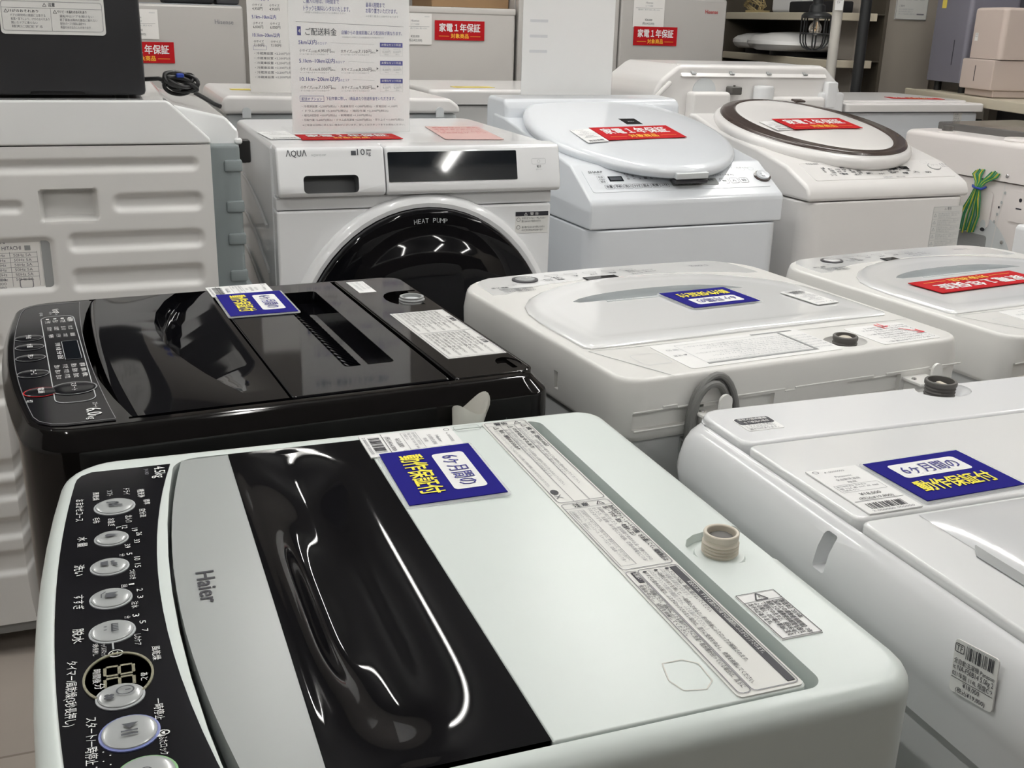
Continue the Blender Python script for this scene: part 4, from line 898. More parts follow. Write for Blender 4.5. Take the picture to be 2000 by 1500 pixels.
b = MB(LM); b.box(-.004, .046, -.003, .050, .0255, .0262, 'glass_black'); b.text('ION', .021, .018, .0266, 'print_soft', w=.018, h=.008, al=.5); b.build('lid_badge', lid, flat=True); b = MB(LM); b.box(.100, .128, .158, .166, .0200, .0226, 'mid_grey'); b.build('latch_mark', lid, flat=True)
b = MB(LM); b.M = LM @ tiltM((.010, -.342, -.004), .0, .03); b.box(-.048, .048, -.010, .006, -.008, .008, 'pale_grey', .003, 2); b.box(-.043, .053, -.004, .02, -.022, -.012, 'dark_grey', .002, 1); b.build('lid_handle', lid)
PS = basis((0, -.3085, .8655), (1, 0, 0), (0, .108, .063))
b = MB(PS); z = .0012; b.prism(rr(-.262, .262, .016, .104, .006, 3, 2), -.0012, .0006, 'blue_white')
b.text('SHARP', -.246, .0900, z, 'print_dark', w=.040, h=.0085, off=.012); b.text('ES-TX8A', -.234, .0825, z, 'print_soft', w=.018, h=.0045)
b.box(-.200, -.160, .0560, .0760, z-.0004, z, 'glass_black'); b.box(-.196, -.164, .0600, .0720, z, z+.0004, 'print_dark')
b.frame(rr(-.230, -.209, .0480, .0790, .003, 2, 1), .0008, z, 'print_soft'); lines(b, ['毛布', 'お急ぎ', '標準'], -.227, .077, .016, .007, z, 'print_dark', 1.3)
for i in range(7):
    x0 = -.222+i*.0262; b.frame(rr(x0, x0+.0235, .0270, .0430, .003, 2, 1), .0011, z, 'print_grey'); b.text(('水量', '予約', '洗い', 'すすぎ', '脱水', '乾燥', 'ふろ水')[i], x0+.0117, .0310, z, 'print_dark', w=.017, h=.0095, al=.5, off=.02)
for i in range(8): lines(b, [('12', '念入', '自動', 'ドラム')[i % 4], ('分', '3', '', '槽')[i % 4], ('5', '・', '2', '1')[i % 4]], -.148+i*.0165, .088, .013, .0066, z, 'print_grey', 1.5, .018)
b.prism(rr(-.030, .108, .0300, .0560, .003, 2, 1), .0004, z+.0004, 'silver_band')
for i in range(9): b.text(('標準', '時短', '念入り', 'おうち', '毛布', 'ドライ')[i % 6], -.020+(i % 5)*.025, .0450-(i//5)*.0115, z+.0010, 'print_dark', w=.018, h=.0075, off=.02)
for i in range(3): b.frame(rr(.118+i*.030, .143+i*.030, .0340, .0540, .004, 2, 1), .0014, z, 'print_grey'); b.text(('予約', '入', '切')[i], .130+i*.030, .0400, z, 'print_dark', w=.013, h=.008, al=.5, off=.02)
lines(b, ['Ag+イオン 乾燥 4.5kg'], .150, .098, .08, .0052, z, 'print_soft'); lines(b, ['プラズマクラスター 洗濯 8kg'], .075, .071, .12, .0058, z, 'print_dark')
for x_ in (.208, .236): b.frame(ell(x_, .0900, .0085, .0065, 14), .0006, z, 'print_soft')
b.build('control_panel', t, flat=True)
b = MB(PS); n = 36; b.loft([[(.254+.024*q*math.cos(2*PI*i/n), .0560+.0215*q*math.sin(2*PI*i/n), h_) for i in range(n)] for q, h_ in ((1, 0), (1, .004), (.84, .0046))], 'brown_ring'); b.loft([[(.254+.024*q*math.cos(2*PI*i/n), .0560+.0215*q*math.sin(2*PI*i/n), h_) for i in range(n)] for q, h_ in ((.80, .004), (.78, .0095), (.3, .0065))], 'blue_white'); b.text('スタート', .254, .0570, .0069, 'print_dark', w=.024, h=.007, al=.5); b.text('一時停止', .254, .0480, .0069, 'print_dark', w=.022, h=.006, al=.5); b.build('start_button', t, ang=50)
LT = Matrix.Translation((0, 0, .0212))
place(red_card('red one-year warranty card on the oval white lid of the bluish washer', .246, .108), RS, 0, 0, 0, M=LM @ Matrix.Translation((-.012, -.083, .0265)) @ Matrix.Rotation(.055, 4, 'Z'))
place(price_tag('white price tag left of the red card on the bluish oval-lidded washer', 'SHARP', '全自動洗濯機', '¥48,000', '(税込¥52,800)', 21, .060, .108), RS, 0, 0, 0, M=LM @ Matrix.Translation((-.166, -.098, .0245)) @ Matrix.Rotation(.04, 4, 'Z') @ Matrix.Rotation(-.05, 4, 'Y'))
t = thing('sign_holder', 'blank-backed white notice sheet standing behind the oval white lid', 'sign', (1.312, 3.030, 1.0615), .01)
b = MB(); b.box(-.148, .148, .001, .003, 0, .40, 'acrylic', .0006, 1); b.box(-.148, .148, -.004, -.0025, 0, .40, 'acrylic', .0006, 1); b.box(-.148, .148, -.03, .05, -.0012, 0, 'acrylic', .0004, 1); b.build('acrylic_stand', t)
b = MB(FRONT(-.146, -.0012, .002)); b.box(0, .292, 0, .392, -.0006, 0, 'paper_white'); mat('ghost_print', (.62, .63, .65), .6)
for i in range(3): b.flat([(.022, .118+i*.042), (.078, .118+i*.042), (.078, .126+i*.042), (.022, .126+i*.042)], .0004, 'ghost_print')
b.build('notice_sheet', t, flat=True)

# ------------------------------------------------------------------ top loader with the brown-ringed lid (TOSHIBA)
RT = (2.060, 2.775, .028)
t = thing('washing_machine', 'white top loading washer with dark brown ring around its lid', 'washing machine', (RT[0], RT[1], 0), RT[2])
MB().plate(lambda i: rr(-.2830+i, .2830-i, -.3255+i, .32-i, .05, 6, 4), .03, .8200, .005, 'warm_white').build('cabinet', t)
b = MB(); b.profx([(-.3255, .8225), (-.3250, .842), (-.3130, .8610), (-.298, .8690), (-.208, .9060), (-.060, .9380), (.160, .9680), (.290, 1.002), (.330, 1.004), (.330, .8225)], -.2830, .2830, 'warm_white', .036, 6, mn=25); b.build('top_cover', t, ang=40)
LM = tiltM((0, .072, .972), .160)
b = MB(LM); ovl(b, [(.268, .326, -.030), (.277, .336, -.020), (.280, .339, -.006), (.276, .335, .004), (.262, .324, .0125)], 'warm_white', cap1=True); lid = b.build('lid', t, ang=50)
b = MB(LM); ovl(b, [(.262, .324, .0120), (.259, .321, .0180), (.250, .314, .0210), (.212, .302, .0235), (.205, .297, .0215), (.203, .295, .0190)], 'brown_ring', cap1=False); b.box(.125, .165, .262, .292, .0215, .0275, 'brown_ring', .002, 1); b.build('lid_ring', lid, ang=50)
b = MB(LM); ovl(b, [(.2035, .2955, .0150), (.2035, .2955, .0205), (.19, .275, .0245), (.12, .17, .0290), (.03, .04, .0305)], 'warm_white', cap0=False); b.build('lid_dome', lid, ang=50)
PT = basis((0, -.3000, .8690), (1, 0, 0), (0, .090, .037))
b = MB(PT); z = .0012; b.prism(rr(-.235, .262, .014, .110, .006, 3, 2), -.0012, .0003, 'warm_white')
b.text('TOSHIBA', -.214, .0985, z, 'print_dark', w=.042, h=.0075, off=.012)
for i in range(11): lines(b, [('水量', '洗い', 'すすぎ', '脱水', '乾燥', '予約')[i % 6], ('高', '3回', '6分', '9分')[i % 4], ('中', '2回', '3分')[i % 3]], -.180+i*.0222+(.062 if i > 5 else 0), .081-(i % 3)*.005, .016, .0068, z, 'print_dark', 1.5, .018)
for x_ in (.050, .092): b.box(x_, x_+.030, .0590, .0750, z-.0004, z+.0002, 'glass_black')
for i in range(9): b.text(('コース', '標準', '念入り', '部屋干し', 'ドライ', '毛布', '槽', '入', '切')[i], -.170+i*.042, .0350+.004*(i % 2), z, 'print_dark', w=.020, h=.008, off=.018); b.frame(rr(-.172+i*.042, -.147+i*.042, .0310, .0480, .004, 2, 1), .0005, z, 'pale_grey')
b.text('ZABOON', .000, .0170, z, 'print_grey', w=.030, h=.006); b.text('抗菌ジェット洗浄', .046, .0170, z, 'print_dark', w=.030, h=.006)
b.frame(ell(.200, .0960, .011, .009, 16), .0006, z, 'print_soft')
lines(b, ['8.0kg', '乾燥4.5kg'], .250, .085, .024, .008, z, 'print_grey')
b.build('control_panel', t, flat=True)
b = MB(PT); n = 30; b.loft([[(.222+.0215*q*math.cos(2*PI*i/n), .0700+.0185*q*math.sin(2*PI*i/n), h_) for i in range(n)] for q, h_ in ((1, 0), (1, .002), (.93, .0022))], 'mid_grey'); b.loft([[(.222+.0215*q*math.cos(2*PI*i/n), .0700+.0185*q*math.sin(2*PI*i/n), h_) for i in range(n)] for q, h_ in ((.92, .0018), (.88, .0036), (.3, .004))], 'warm_white'); b.text('スタート', .222, .0690, .0046, 'print_grey', w=.026, h=.008, al=.5); b.build('start_button', t, ang=50)
b = MB(FRONT(.158, -.3261, .655)); b.box(0, .108, 0, .140, 0, .0005, 'sticker'); z = .001; b.frame([(.001, .001), (.107, .001), (.107, .139), (.001, .139)], .0006, z, 'print_soft'); b.text('△ 警告', .040, .129, z, 'print_grey', w=.026, h=.008)
for j in range(6):
    y_ = .124-j*.0205; b.ribbon([(.001, y_), (.107, y_)], .0006, z, 'print_soft'); tri_mark(b, .009, y_-.009, .010, z, 'print_soft')
    for i in range(3): b.text(('脱水槽が止まるまで手を入れない', '防水性の衣類は洗わない・脱水しない', '火気を近づけない・水をかけない')[(i+j) % 3], .020, y_-.0075-i*.0056, z, 'print_soft', w=(.082, .070, .05)[i], h=.0045)
b.build('warning_sticker', t, flat=True)
place(red_card('red one-year warranty card on the brown-ringed lid', .252, .118), RT, 0, 0, 0, M=LM @ Matrix.Translation((-.015, -.045, .0325)) @ Matrix.Rotation(.01, 4, 'Z'))
place(price_tag('white price tag left of the red card on the brown-ringed lid', 'TOSHIBA', '全自動洗濯機', '¥58,000', '(税込¥63,800)', 25, .060, .100), RT, 0, 0, 0, M=LM @ Matrix.Translation((-.160, -.045, .0275)) @ Matrix.Rotation(-.04, 4, 'Y'))

# ------------------------------------------------------------------ washer-dryer at left, its ribbed side towards us (HITACHI)
X0, X1, YF = -.46, .193, 2.12
t = thing('washing_machine', 'white drum washer at left showing its ribbed side panel, black appliance on top', 'washing machine', (-.13, 2.42, 0))
def w2(x, y): return (x+.13, y-2.42)
GR = [(-.60, .172, 1.013, .983, .0095), (-.60, -.139, .941, .912, .0095), (.008, .177, .948, .908, .0095), (-.076, .175, .878, .836, .0095), (-.076, .171, .811, .762, .0095), (-.60, -.20, .700, .655, .0095), (-.12, .170, .735, .690, .0095), (-.60, .168, .665, .620, .0095), (-.60, .168, .595, .55, .0095), (-.60, .168, .445, .400, .0095), (-.60, .168, .395, .352, .0095), (-.60, .168, .322, .270, .0095), (-.60, .168, .250, .190, .0095), (-.114, -.014, .957, .897, .030), (-.60, -.094, .873, .765, .008)]
def sside(u, v):
    x = X0+.004+u*(X1-X0-.004); z_ = .085+v*(1.0335-.085); d = 0
    for gx0, gx1, z1, z0, dp in GR:
        cx, cz, hx, hz = (gx0+gx1)/2, (z0+z1)/2, (gx1-gx0)/2, (z1-z0)/2; r_ = min(hz, .018 if dp < .02 else .009)
        qx, qz = max(0, abs(x-cx)-(hx-r_)), max(0, abs(z_-cz)-(hz-r_)); sd = r_-math.hypot(qx, qz)
        w_ = .014 if dp < .0097 else .006
        if sd > 0: e = min(1, sd/w_); d = max(d, dp*e*e*(3-2*e))
    return (x+.13, YF+d-2.42, z_)
b = MB(); b.grid(sside, 190, 300, 'shell_white'); sp = b.build('side_panel', t, ang=60, wn=False)
b = MB(); b.box(X0+.13, X1+.13-.002, YF+.034-2.42, .28, .085, 1.030, 'body_grey'); b.build('body', t)
b = MB(FRONT(-.46+.13, YF+.0075-2.42, .770)); b.box(0, .338, 0, .100, -.001, 0, 'paper'); z = .0005; x0 = .27
b.text('BD-SG100FL N', x0-.06, .089, z, 'print_grey', w=.07, h=.007); b.text('HITACHI', x0+.004, .0775, z, 'print_grey', w=.032, h=.007, off=.01); b.frame(ell(x0-.01, .081, .006, .006, 12), .001, z, 'print_grey'); b.box(x0+.042, x0+.052, .076, .085, 0, z, 'mid_grey')
for i in range(6):
    b.ribbon([(x0-.08, .072-i*.009), (x0+.062, .072-i*.009)], .0006, z, 'print_grey'); b.text('定格電圧 100V 50-60Hz', x0-.08, .065-i*.009, z, 'print_grey', w=.088, h=.006); b.text('50Hz 5A', x0+.022, .065-i*.009, z, 'print_grey', w=.03, h=.005)
for q in (.016, .062): b.ribbon([(x0+q, .0095), (x0+q, .074)], .0006, z, 'print_grey')
for i in range(3): b.text('製造番号 0000000', x0-.07, .020-i*.0075, z, 'print_grey', w=.075, h=.006)
b.frame(rr(x0+.028, x0+.050, .006, .022, .003, 2, 1), .0015, z, 'print_grey'); b.box(x0+.0705, x0+.086, .004, .096, 0, .0012, 'mid_grey', .002, 1)
b.build('rating_label', t, flat=True)
b = MB(); b.profx([(X0+.13, 1.0345), (X1+.13+.002, 1.0345), (X1+.13+.0015, 1.044), (.258, 1.108), (.250, 1.114), (X0+.13, 1.114)], YF-2.42-.0015, .27, 'white_gloss', .007, 3, axis='y'); b.build('top_cover', t, ang=40)
b = MB(); b.profx([(.25, .60), (.385, .60), (.386, 1.050), (.362, 1.077), (.268, 1.099), (.25, 1.099)], YF+.085-2.42, .26, 'white_gloss', .006, 3, axis='y')
b.box(.377, .392, YF+.080-2.42, YF+.10-2.42, 1.024, 1.036, 'white_gloss', .003, 1); b.build('rear_cover', t, ang=40)
b = MB(); b.box(.30, .384, YF+.060-2.42, .26, .10, 1.026, 'rear_grey', .008, 2)
for z_ in (.985, .905, .840, .765): b.box(.352, .3875, YF+.056-2.42, YF+.10-2.42, z_-.012, z_+.012, 'rear_grey', .005, 2)
b.box(.318, .398, YF+.050-2.42, .26, .10, .745, 'rear_grey', .006, 2)
b.build('rear_panel', t, ang=40)
b = MB(); b.box(.385, .410, YF+.10-2.42, YF+.13-2.42, .985, 1.03, 'black_rubber', .004, 2); b.build('cord_clip', t)
MB().box(X0+.145, X1+.125, YF+.02-2.42, .27, .055, .088, 'mid_grey').build('base', t)
for x_ in (-.25, .25):
    for y_ in (-.22, .22): MB().lathe([(.028, 0), (.03, .012), (.022, .056)], (x_, y_, 0), 'black_rubber', 16).build('foot', t)
# black appliance standing on it
t = thing('countertop_appliance', 'black box-shaped appliance with white warning label on top of the drum washer', 'appliance', (-.175, 2.36, 1.114))
b = MB(); b.box(-.275, .262, -.205, .19, .006, .46, 'matt_black', .008, 2); body = b.build('body', t)
k = MB(FRONT(-.075-.052+.175-.13+.00, -.205, 0)); k.M = Matrix(); k.profx([(.0560-.0, -.02), (.0660, .0120), (.0740, .0135), (.1480, .0135), (.1560, .0110), (.1660, -.02)], -.23, -.195, 'matt_black', axis='y'); cut(body, k)
b = MB(FRONT(.030, -.2056, .110)); b.prism(rr(0, .172, 0, .19, .006, 3, 1), 0, .0006, 'sticker'); z = .0011
for y0, y1 in ((.006, .055), (.060, .120), (.125, .185)):
    b.frame(rr(.004, .168, y0, y1, .004, 2, 1), .0006, z, 'print_grey'); b.ribbon([(.004, y1-.011), (.168, y1-.011)], .0005, z, 'print_grey'); b.ribbon([(.083, y0), (.083, y1-.011)], .0005, z, 'print_grey')
    tri_mark(b, .074, y1-.0055, .006, z, 'print_dark'); b.text('注意' if y0 < .1 else '警告', .080, y1-.0082, z, 'print_dark', w=.011, h=.006, off=.015)
    for x_, h1, rows in ((.008, 'けがのおそれあり', ('ドアの開閉時は周囲に注意する', '転落・落下により、けがのおそれあり', '開いたドアに乗らない', '確実に固定する')), (.087, 'やけど・水漏れのおそれあり', ('運転中はドアを開けない', '終了直後は庫内の部品に触れない', '給排水ホースを確実に接続する', '高温の水が出ることがあります'))):
        tri_mark(b, x_+.003, y1-.0165, .006, z, 'print_dark'); b.text(h1, x_+.007, y1-.0185, z, 'print_dark', w=.048, h=.0045, off=.01)
        for i, r_ in enumerate(rows): b.text(r_, x_+.010, y1-.0255-i*.0062, z, 'print_grey', w=(.056, .062, .042, .05)[i], h=.0042)
b.build('warning_label', t, flat=True)
for x_ in (-.24, .22):
    for y_ in (-.17, .15): MB().lathe([(.012, 0), (.014, .008)], (x_, y_, 0), 'black_rubber', 14).build('foot', t)
b = MB(); r_ = random.Random(8)
b.tube([(.0905, 2.31, 1.140), (.105, 2.305, 1.141), (.118, 2.300, 1.142), (.145, 2.30, 1.135), (.160, 2.30, 1.120)], .0042, 'black_rubber', 10)
for k_ in range(7):
    cx, cz, tw = .162+r_.uniform(-.014, .014), 1.134+r_.uniform(-.006, .007), r_.uniform(-.9, .9); rx = r_.uniform(.024, .034); ry = r_.uniform(.008, .019)
    b.tube([(cx+rx*math.cos(a_*2*PI/22)*math.cos(tw)-ry*math.sin(a_*2*PI/22)*math.sin(tw), 2.29+.022*math.sin(a_*2*PI/22+k_)+.003*k_, cz+rx*.55*math.cos(a_*2*PI/22)*math.sin(tw)+ry*math.sin(a_*2*PI/22)*math.cos(tw)) for a_ in range(22)], .0040, 'black_rubber', 8, True)
b.tube([(.185, 2.30, 1.116), (.205, 2.30, 1.104), (.222, 2.29, 1.094), (.232, 2.28, 1.090)], .0045, 'black_rubber', 8)
b.box(.150, .165, 2.265, 2.280, 1.146, 1.154, 'tie_blue', .002, 1)
tag(b.build('power_cord'), 'black power cord tied in a bundle beside the black appliance', 'cord')

# ------------------------------------------------------------------ machine at right showing its stamped back, earth wire hanging
RK = (2.800, 2.697, math.radians(95.5)); HK = .965
t = thing('washing_machine', 'pinkish white washer at the right edge showing its stamped back with screws', 'washing machine', (RK[0], RK[1], 0), RK[2])
MB().box(-.275, .278, -.262, .264, .04, .845, 'pink_white', .008, 2).build('cabinet', t)
b = MB(); b.plate(lambda i: rr(-.282+i, .283-i, -.268+i, .272-i, (.03, .03, .028, .028), 5, 4), .848, HK, .018, 'pink_white', 5); b.build('top_cover', t)
b = MB(); b.plate(lambda i: rr(-.26+i, .262-i, -.24+i, .150-i, .02, 4, 3), HK-.001, HK+.022, .004, 'smoke_plastic', 3); b.build('lid', t)
b = MB(); b.lathe([(.028, 0), (.028, .004), (.018, .005)], (.150, .215, HK-.001), 'pink_white', 24); b.lathe([(.016, .003), (.018, .0095), (.018, .020), (.012, .021)], (.150, .215, HK-.001), 'valve_grey', 24); b.build('inlet_valve', t)
b = MB(); b.lathe([(.045, 0), (.046, .004), (.041, .010), (.02, .012)], (-.130, .215, HK-.001), 'pink_white', 28); b.build('bath_water_cap', t)
BK = basis((.28, .2650, 0), (-1, 0, 0), (0, 0, 1))                   # x = distance from the left edge as seen
b = MB(BK); n = 24
arc = [(.30, .55), (.60, .55)]; pq = [(.30, .55)]+[(.30+.205*math.cos(PI/2-PI/2*i/n), .55+.200*math.sin(PI/2-PI/2*i/n)) for i in range(n+1)]
b.prism(pq[::-1] if False else pq, 0, .0012, 'pale_grey')
b.prism(rr(.300, .392, .700, .812, .012, 4, 1), .0010, .0040, 'pink_white'); b.prism(rr(.16, .392, .560, .676, .010, 4, 1), .0012, .0022, 'mid_grey'); b.prism(rr(.30, .375, .560, .645, .010, 4, 1), .0022, .0034, 'mid_grey')
b.prism(rr(.455, .53, .735, .825, .010, 4, 1), 0, .0030, 'pink_white'); b.ribbon([(.428, .842), (.410, .55)], .003, .0014, 'shell_white')
for x_, z_, r2 in ((.492, .802, .0055), (.420, .770, .0035)): b.flat(ell(x_, z_, r2, r2*1.1, 12), .0035, 'print_black')
b.box(.480, .500, .774, .778, .0030, .0036, 'print_black'); b.flat(ell(.372, .704, .012, .020, 16), .0043, 'pale_grey'); b.flat(ell(.374, .694, .009, .006, 12), .0046, 'print_black')
for x_, z_ in ((.432, .815), (.425, .785), (.416, .748), (.410, .724)): b.flat(ell(x_, z_, .004, .005, 10), .0015, 'print_soft')
b.build('rear_panel', t, ang=40)
for x_, z_ in ((.436, .866), (.452, .668)):
    b = MB(BK); b.lathe([(.006, .0), (.0055, .004), (.002, .006)], (x_, z_, .006 if z_ > .8 else .001), 'chrome', 14); b.build('screw', t)
b = MB(BK); r_ = random.Random(3)
for k_ in range(12):
    o_ = (k_-5.5)*.0030; m_ = 'wire_yellow' if k_ % 3 == 1 else 'wire_green'
    b.tube([(.316+o_*2.0, .675+r_.uniform(-.008, .01), .012), (.330+o_*2.3, .735, .016+r_.uniform(0, .006)), (.340+o_*1.2, .785, .018+r_.uniform(0, .008)), (.347+o_*.6, .820, .020+r_.uniform(0, .006)), (.350+o_*1.2, .838, .018), (.356+o_*2.2+(.012 if k_ > 5 else -.006), .858, .012+r_.uniform(0, .006)), (.362+o_*2+(.014 if k_ > 5 else -.008), .873+r_.uniform(-.004, .003), .010)], .0023, m_, 6)
w_ = b.build('earth_wire', t); b = MB(BK); b.tube([(.325, .824, .020), (.335, .822, .030), (.350, .820, .034), (.366, .818, .028), (.378, .826, .022)], .0035, 'tie_blue', 6); b.build('cable_tie', w_)
# white cover just showing at the right edge
t = thing('washing_machine', 'plain white washer corner at the right edge, in front of the stamped back', 'washing machine', (2.420, 1.775, 0))
b = MB(); b.profx([(-.297, .04), (.27, .04), (.27, .822), (-.289, .822), (-.295, .814)], -.275, .275, 'cool_white', .010, 3, axis='y'); b.build('body', t); MB().box(-.24, .24, -.22, .22, .820, .830, 'cool_white', .004, 2).build('lid', t)

# ------------------------------------------------------------------ second row behind
t = thing('washing_machine', 'white washer behind the delivery fee notice, only its back deck showing', 'washing machine', (.625, 3.18, 0))
MB().box(-.315, .320, -.235, .255, .04, 1.018, 'pale_grey', .012, 2).build('cabinet', t)
b = MB(); b.profx([(-.325, 1.020), (.322, 1.020), (.318, 1.040), (.290, 1.060), (-.312, 1.066), (-.325, 1.05)], -.262, .262, 'warm_white', .010, 3, axis='y'); cv = b.build('top_cover', t)
for x_ in (-.263, .260):
    b = MB(basis((x_, -.264, 1.022), (1, 0, 0), (0, 0, 1))); b.prism([(-.011, -.012), (.011, -.012), (.011, .004)]+[(.011*math.cos(q*PI/8), .004+.011*math.sin(q*PI/8)) for q in range(1, 9)], -.004, .003, 'pale_grey'); b.build('hinge_cap', t)
MB().box(-.275, -.195, -.05, -.01, 1.0655, 1.0672, 'yellow_label').build('yellow_label', t)
t = thing('washing_machine', 'white washer behind the blank notice sheet, left edge showing beside the oval lid', 'washing machine', (1.325, 3.71, 0))
MB().box(-.300, .300, -.25, .25, .04, 1.000, 'shell_white', .012, 2).build('cabinet', t)
b = MB(); b.plate(lambda i: rr(-.310+i, .310-i, -.262+i, .262-i, .03, 5, 3), 1.002, 1.050, .012, 'warm_white', 4); b.build('top_cover', t); b = MB(); b.box(-.20, -.06, -.18, -.12, 1.0495, 1.0510, 'yellow_label'); b.build('yellow_label', t)
t = thing('washing_machine', 'white washer with a tall bare back hood behind the brown-ringed lid', 'washing machine', (2.155, 3.53, 0))
MB().box(-.355, .370, -.30, .22, .04, .960, 'warm_white', .015, 2).build('cabinet', t)
b = MB(); b.profx([(-.385, .90), (.378, .90), (.372, 1.060), (.352, 1.092), (.300, 1.139), (.285, 1.142), (-.285, 1.142), (-.300, 1.138), (-.362, 1.092), (-.385, 1.05)], -.19, .22, 'warm_white', .014, 3, axis='y'); hd = b.build('back_hood', t, ang=40)
b = MB(); b.profx([(-.203, 1.103), (-.197, 1.109), (-.160, 1.1435), (-.10, 1.1435), (-.10, 1.103)], -.290, .298, 'warm_white', .006, 2); b.build('hood_lip', t, ang=40)
b = MB(); b.M = basis((-.195, -.190, 1.04), (1, 0, 0), (0, 0, 1)); b.prism([(-.045, -.05), (.045, -.05), (.045, .015)]+[(.045*math.cos(q*PI/10), .015+.045*math.sin(q*PI/10)) for q in range(1, 11)], -.004, .004, 'pale_grey'); b.build('motor_bulge', t)
b = MB(); b.box(-.265, -.115, -.245, -.185, .955, 1.056, 'warm_white', .014, 3); b.build('detergent_box', t)
b = MB(); b.box(.05, .275, -.245, -.185, .955, 1.040, 'warm_white', .014, 3); b.build('ledge', t)
MB().box(-.108, -.066, -.230, -.188, 1.046, 1.072, 'valve_grey', .003, 1).lathe([(.004, 0), (.004, .006)], (-.087, -.21, 1.071), 'valve_grey', 10).build('valve_cap', t)
MB().lathe([(.036, -.06), (.036, .055), (.033, .064), (.02, .067)], (.030, -.215, 1.010), 'cool_white', 26).build('softener_cup', t)
MB().box(.275, .375, -.215, -.10, .96, 1.055, 'cool_white', .012, 2).box(.290, .335, -.225, -.19, 1.00, 1.092, 'cool_white', .008, 2).build('side_block', t)
MB().tube([(-.44, -.30, 1.040), (-.39, -.25, 1.060), (-.335, -.20, 1.082)], .008, 'warm_white', 10).build('hinge_arm', t)
for x_ in (-.245, -.095, .055, .205):
    b = MB(basis((x_, -.1905, 1.118), (1, 0, 0), (0, 1.0, .93))); b.box(-.006, .004, -.010, .012, 0, .003, 'mid_grey'); b.box(.002, .012, -.010, -.002, 0, .003, 'mid_grey'); b.build('hook_mark', t)
t = thing('washing_machine', 'white washer under the right-hand shelf, small paper label on its rear', 'washing machine', (2.870, 3.585, 0))
MB().box(-.30, .30, -.25, .255, .04, .984, 'blue_white', .012, 2).build('cabinet', t)
b = MB(); b.plate(lambda i: rr(-.325+i, .312-i, -.268+i, .268-i, .015, 4, 3), .986, 1.016, .008, 'warm_white', 3); b.plate(lambda i: rr(-.30+i, .29-i, -.20+i, .25-i, .02, 4, 3), 1.014, 1.022, .004, 'warm_white', 3); b.build('top_cover', t)
b = MB(FRONT(.182, -.2506, .935)); b.box(0, .040, 0, .046, 0, .0005, 'sticker'); lines(b, ['全自動', '2017', 'FW-K', '¥9,800'], .004, .043, .032, .006, .001, 'print_grey', 1.4); bars(b, .004, .004, .03, .007, .001, 'print_dark', 14); b.build('price_sticker', t, flat=True)
MB().box(.300, .334, -.245, -.20, .90, .955, 'black_rubber', .004, 1).build('hose_union', t)
place(red_card('red card lying flat on the washer under the right-hand shelf', .21, .08), (2.870, 3.585, 0), .115, -.10, 1.0226, rz=-.25)

# ------------------------------------------------------------------ refrigerators along the back
def fz(z): return CAM_H+(z-CAM_H)*1.1
def fridge(x0, x1, top, label, m, mside, card, tagx, brand, bc='print_grey', cap=False):
    cx, w_ = (x0+x1)/2*1.1, (x1-x0)*1.1; zt = fz(top)
    t = thing('refrigerator', label, 'refrigerator', (cx, 4.40, 0))
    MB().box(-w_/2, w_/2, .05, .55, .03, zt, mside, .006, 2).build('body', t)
    zm = .45
    MB().box(-w_/2+.008, w_/2-.008, .042, .052, .05, zt-.01, 'gasket').build('gasket', t)
    u = MB().box(-w_/2, w_/2, 0, .042, zm+.006, zt-.004, m, .010, 3).build('upper_door', t, ang=40); MB().box(-w_/2, w_/2, 0, .042, .06, zm-.006, m, .010, 3).build('lower_door', t, ang=40)
    if cap: MB().box(-w_/2, w_/2, -.004, .05, zt-.024, zt+.002, m, .006, 2).build('door_cap', u)
    if brand: b = MB(FRONT(brand[1]*1.1-cx, -.0008, fz(brand[2]))); b.text(brand[0], 0, 0, .0005, bc, w=brand[3]*1.1, h=.016, off=.01); b.build('brand_mark', u, flat=True)
    for x_ in (-w_/2+.05, w_/2-.05): MB().lathe([(.02, 0), (.02, .035)], (x_, .1, 0), 'dark_grey', 14).build('foot', t)
    return t, cx
def hang(o, x, y, z): o.matrix_world = FRONT(x, y, z); return o
def fridge_tag(label, w, h):
    b = MB(); b.box(-w/2, w/2, -h/2, h/2, 0, .001, 'paper'); z = .0015
    b.text('TF', -w/2+.012, h/2-.014, z, 'print_grey', w=.012, h=.008); b.text('0000', w/2-.03, h/2-.014, z, 'print_soft', w=.02, h=.005)
    b.text('Hisense', 0, h/2-.032, z, 'print_grey', w=.034, h=.008, al=.5); b.text('2ドア冷蔵庫', 0, h/2-.045, z, 'print_soft', w=.036, h=.007, al=.5); b.ribbon([(-w/2+.01, h/2-.05), (w/2-.01, h/2-.05)], .001, z, 'print_grey'); b.text('幅481 奥行586 高1430', 0, h/2-.060, z, 'print_soft', w=w*.7, h=.006, al=.5)
    b.text('¥20,000', 0, -h/2+.027, z, 'print_dark', w=.036, h=.009, al=.5); b.text('(税込¥22,000)', 0, -h/2+.012, z, 'print_dark', w=.058, h=.010, al=.5)
    return tag(b.build('price_tag', flat=True), label, 'price tag', 'white price tags on refrigerators')
YC = 4.3975
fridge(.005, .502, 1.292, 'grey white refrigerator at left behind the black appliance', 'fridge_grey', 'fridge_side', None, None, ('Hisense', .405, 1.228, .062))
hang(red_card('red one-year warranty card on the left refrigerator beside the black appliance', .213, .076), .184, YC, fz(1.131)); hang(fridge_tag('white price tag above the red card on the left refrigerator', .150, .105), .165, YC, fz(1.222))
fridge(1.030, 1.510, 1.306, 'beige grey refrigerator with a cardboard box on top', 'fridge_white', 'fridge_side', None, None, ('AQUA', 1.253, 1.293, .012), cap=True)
hang(red_card('red one-year warranty card on the refrigerator with a cardboard box on top', .213, .076), 1.417, YC-.001, fz(1.226)); hang(fridge_tag('white price tag left of the red card on the refrigerator with a box on top', .140, .120), 1.228, YC, fz(1.228))
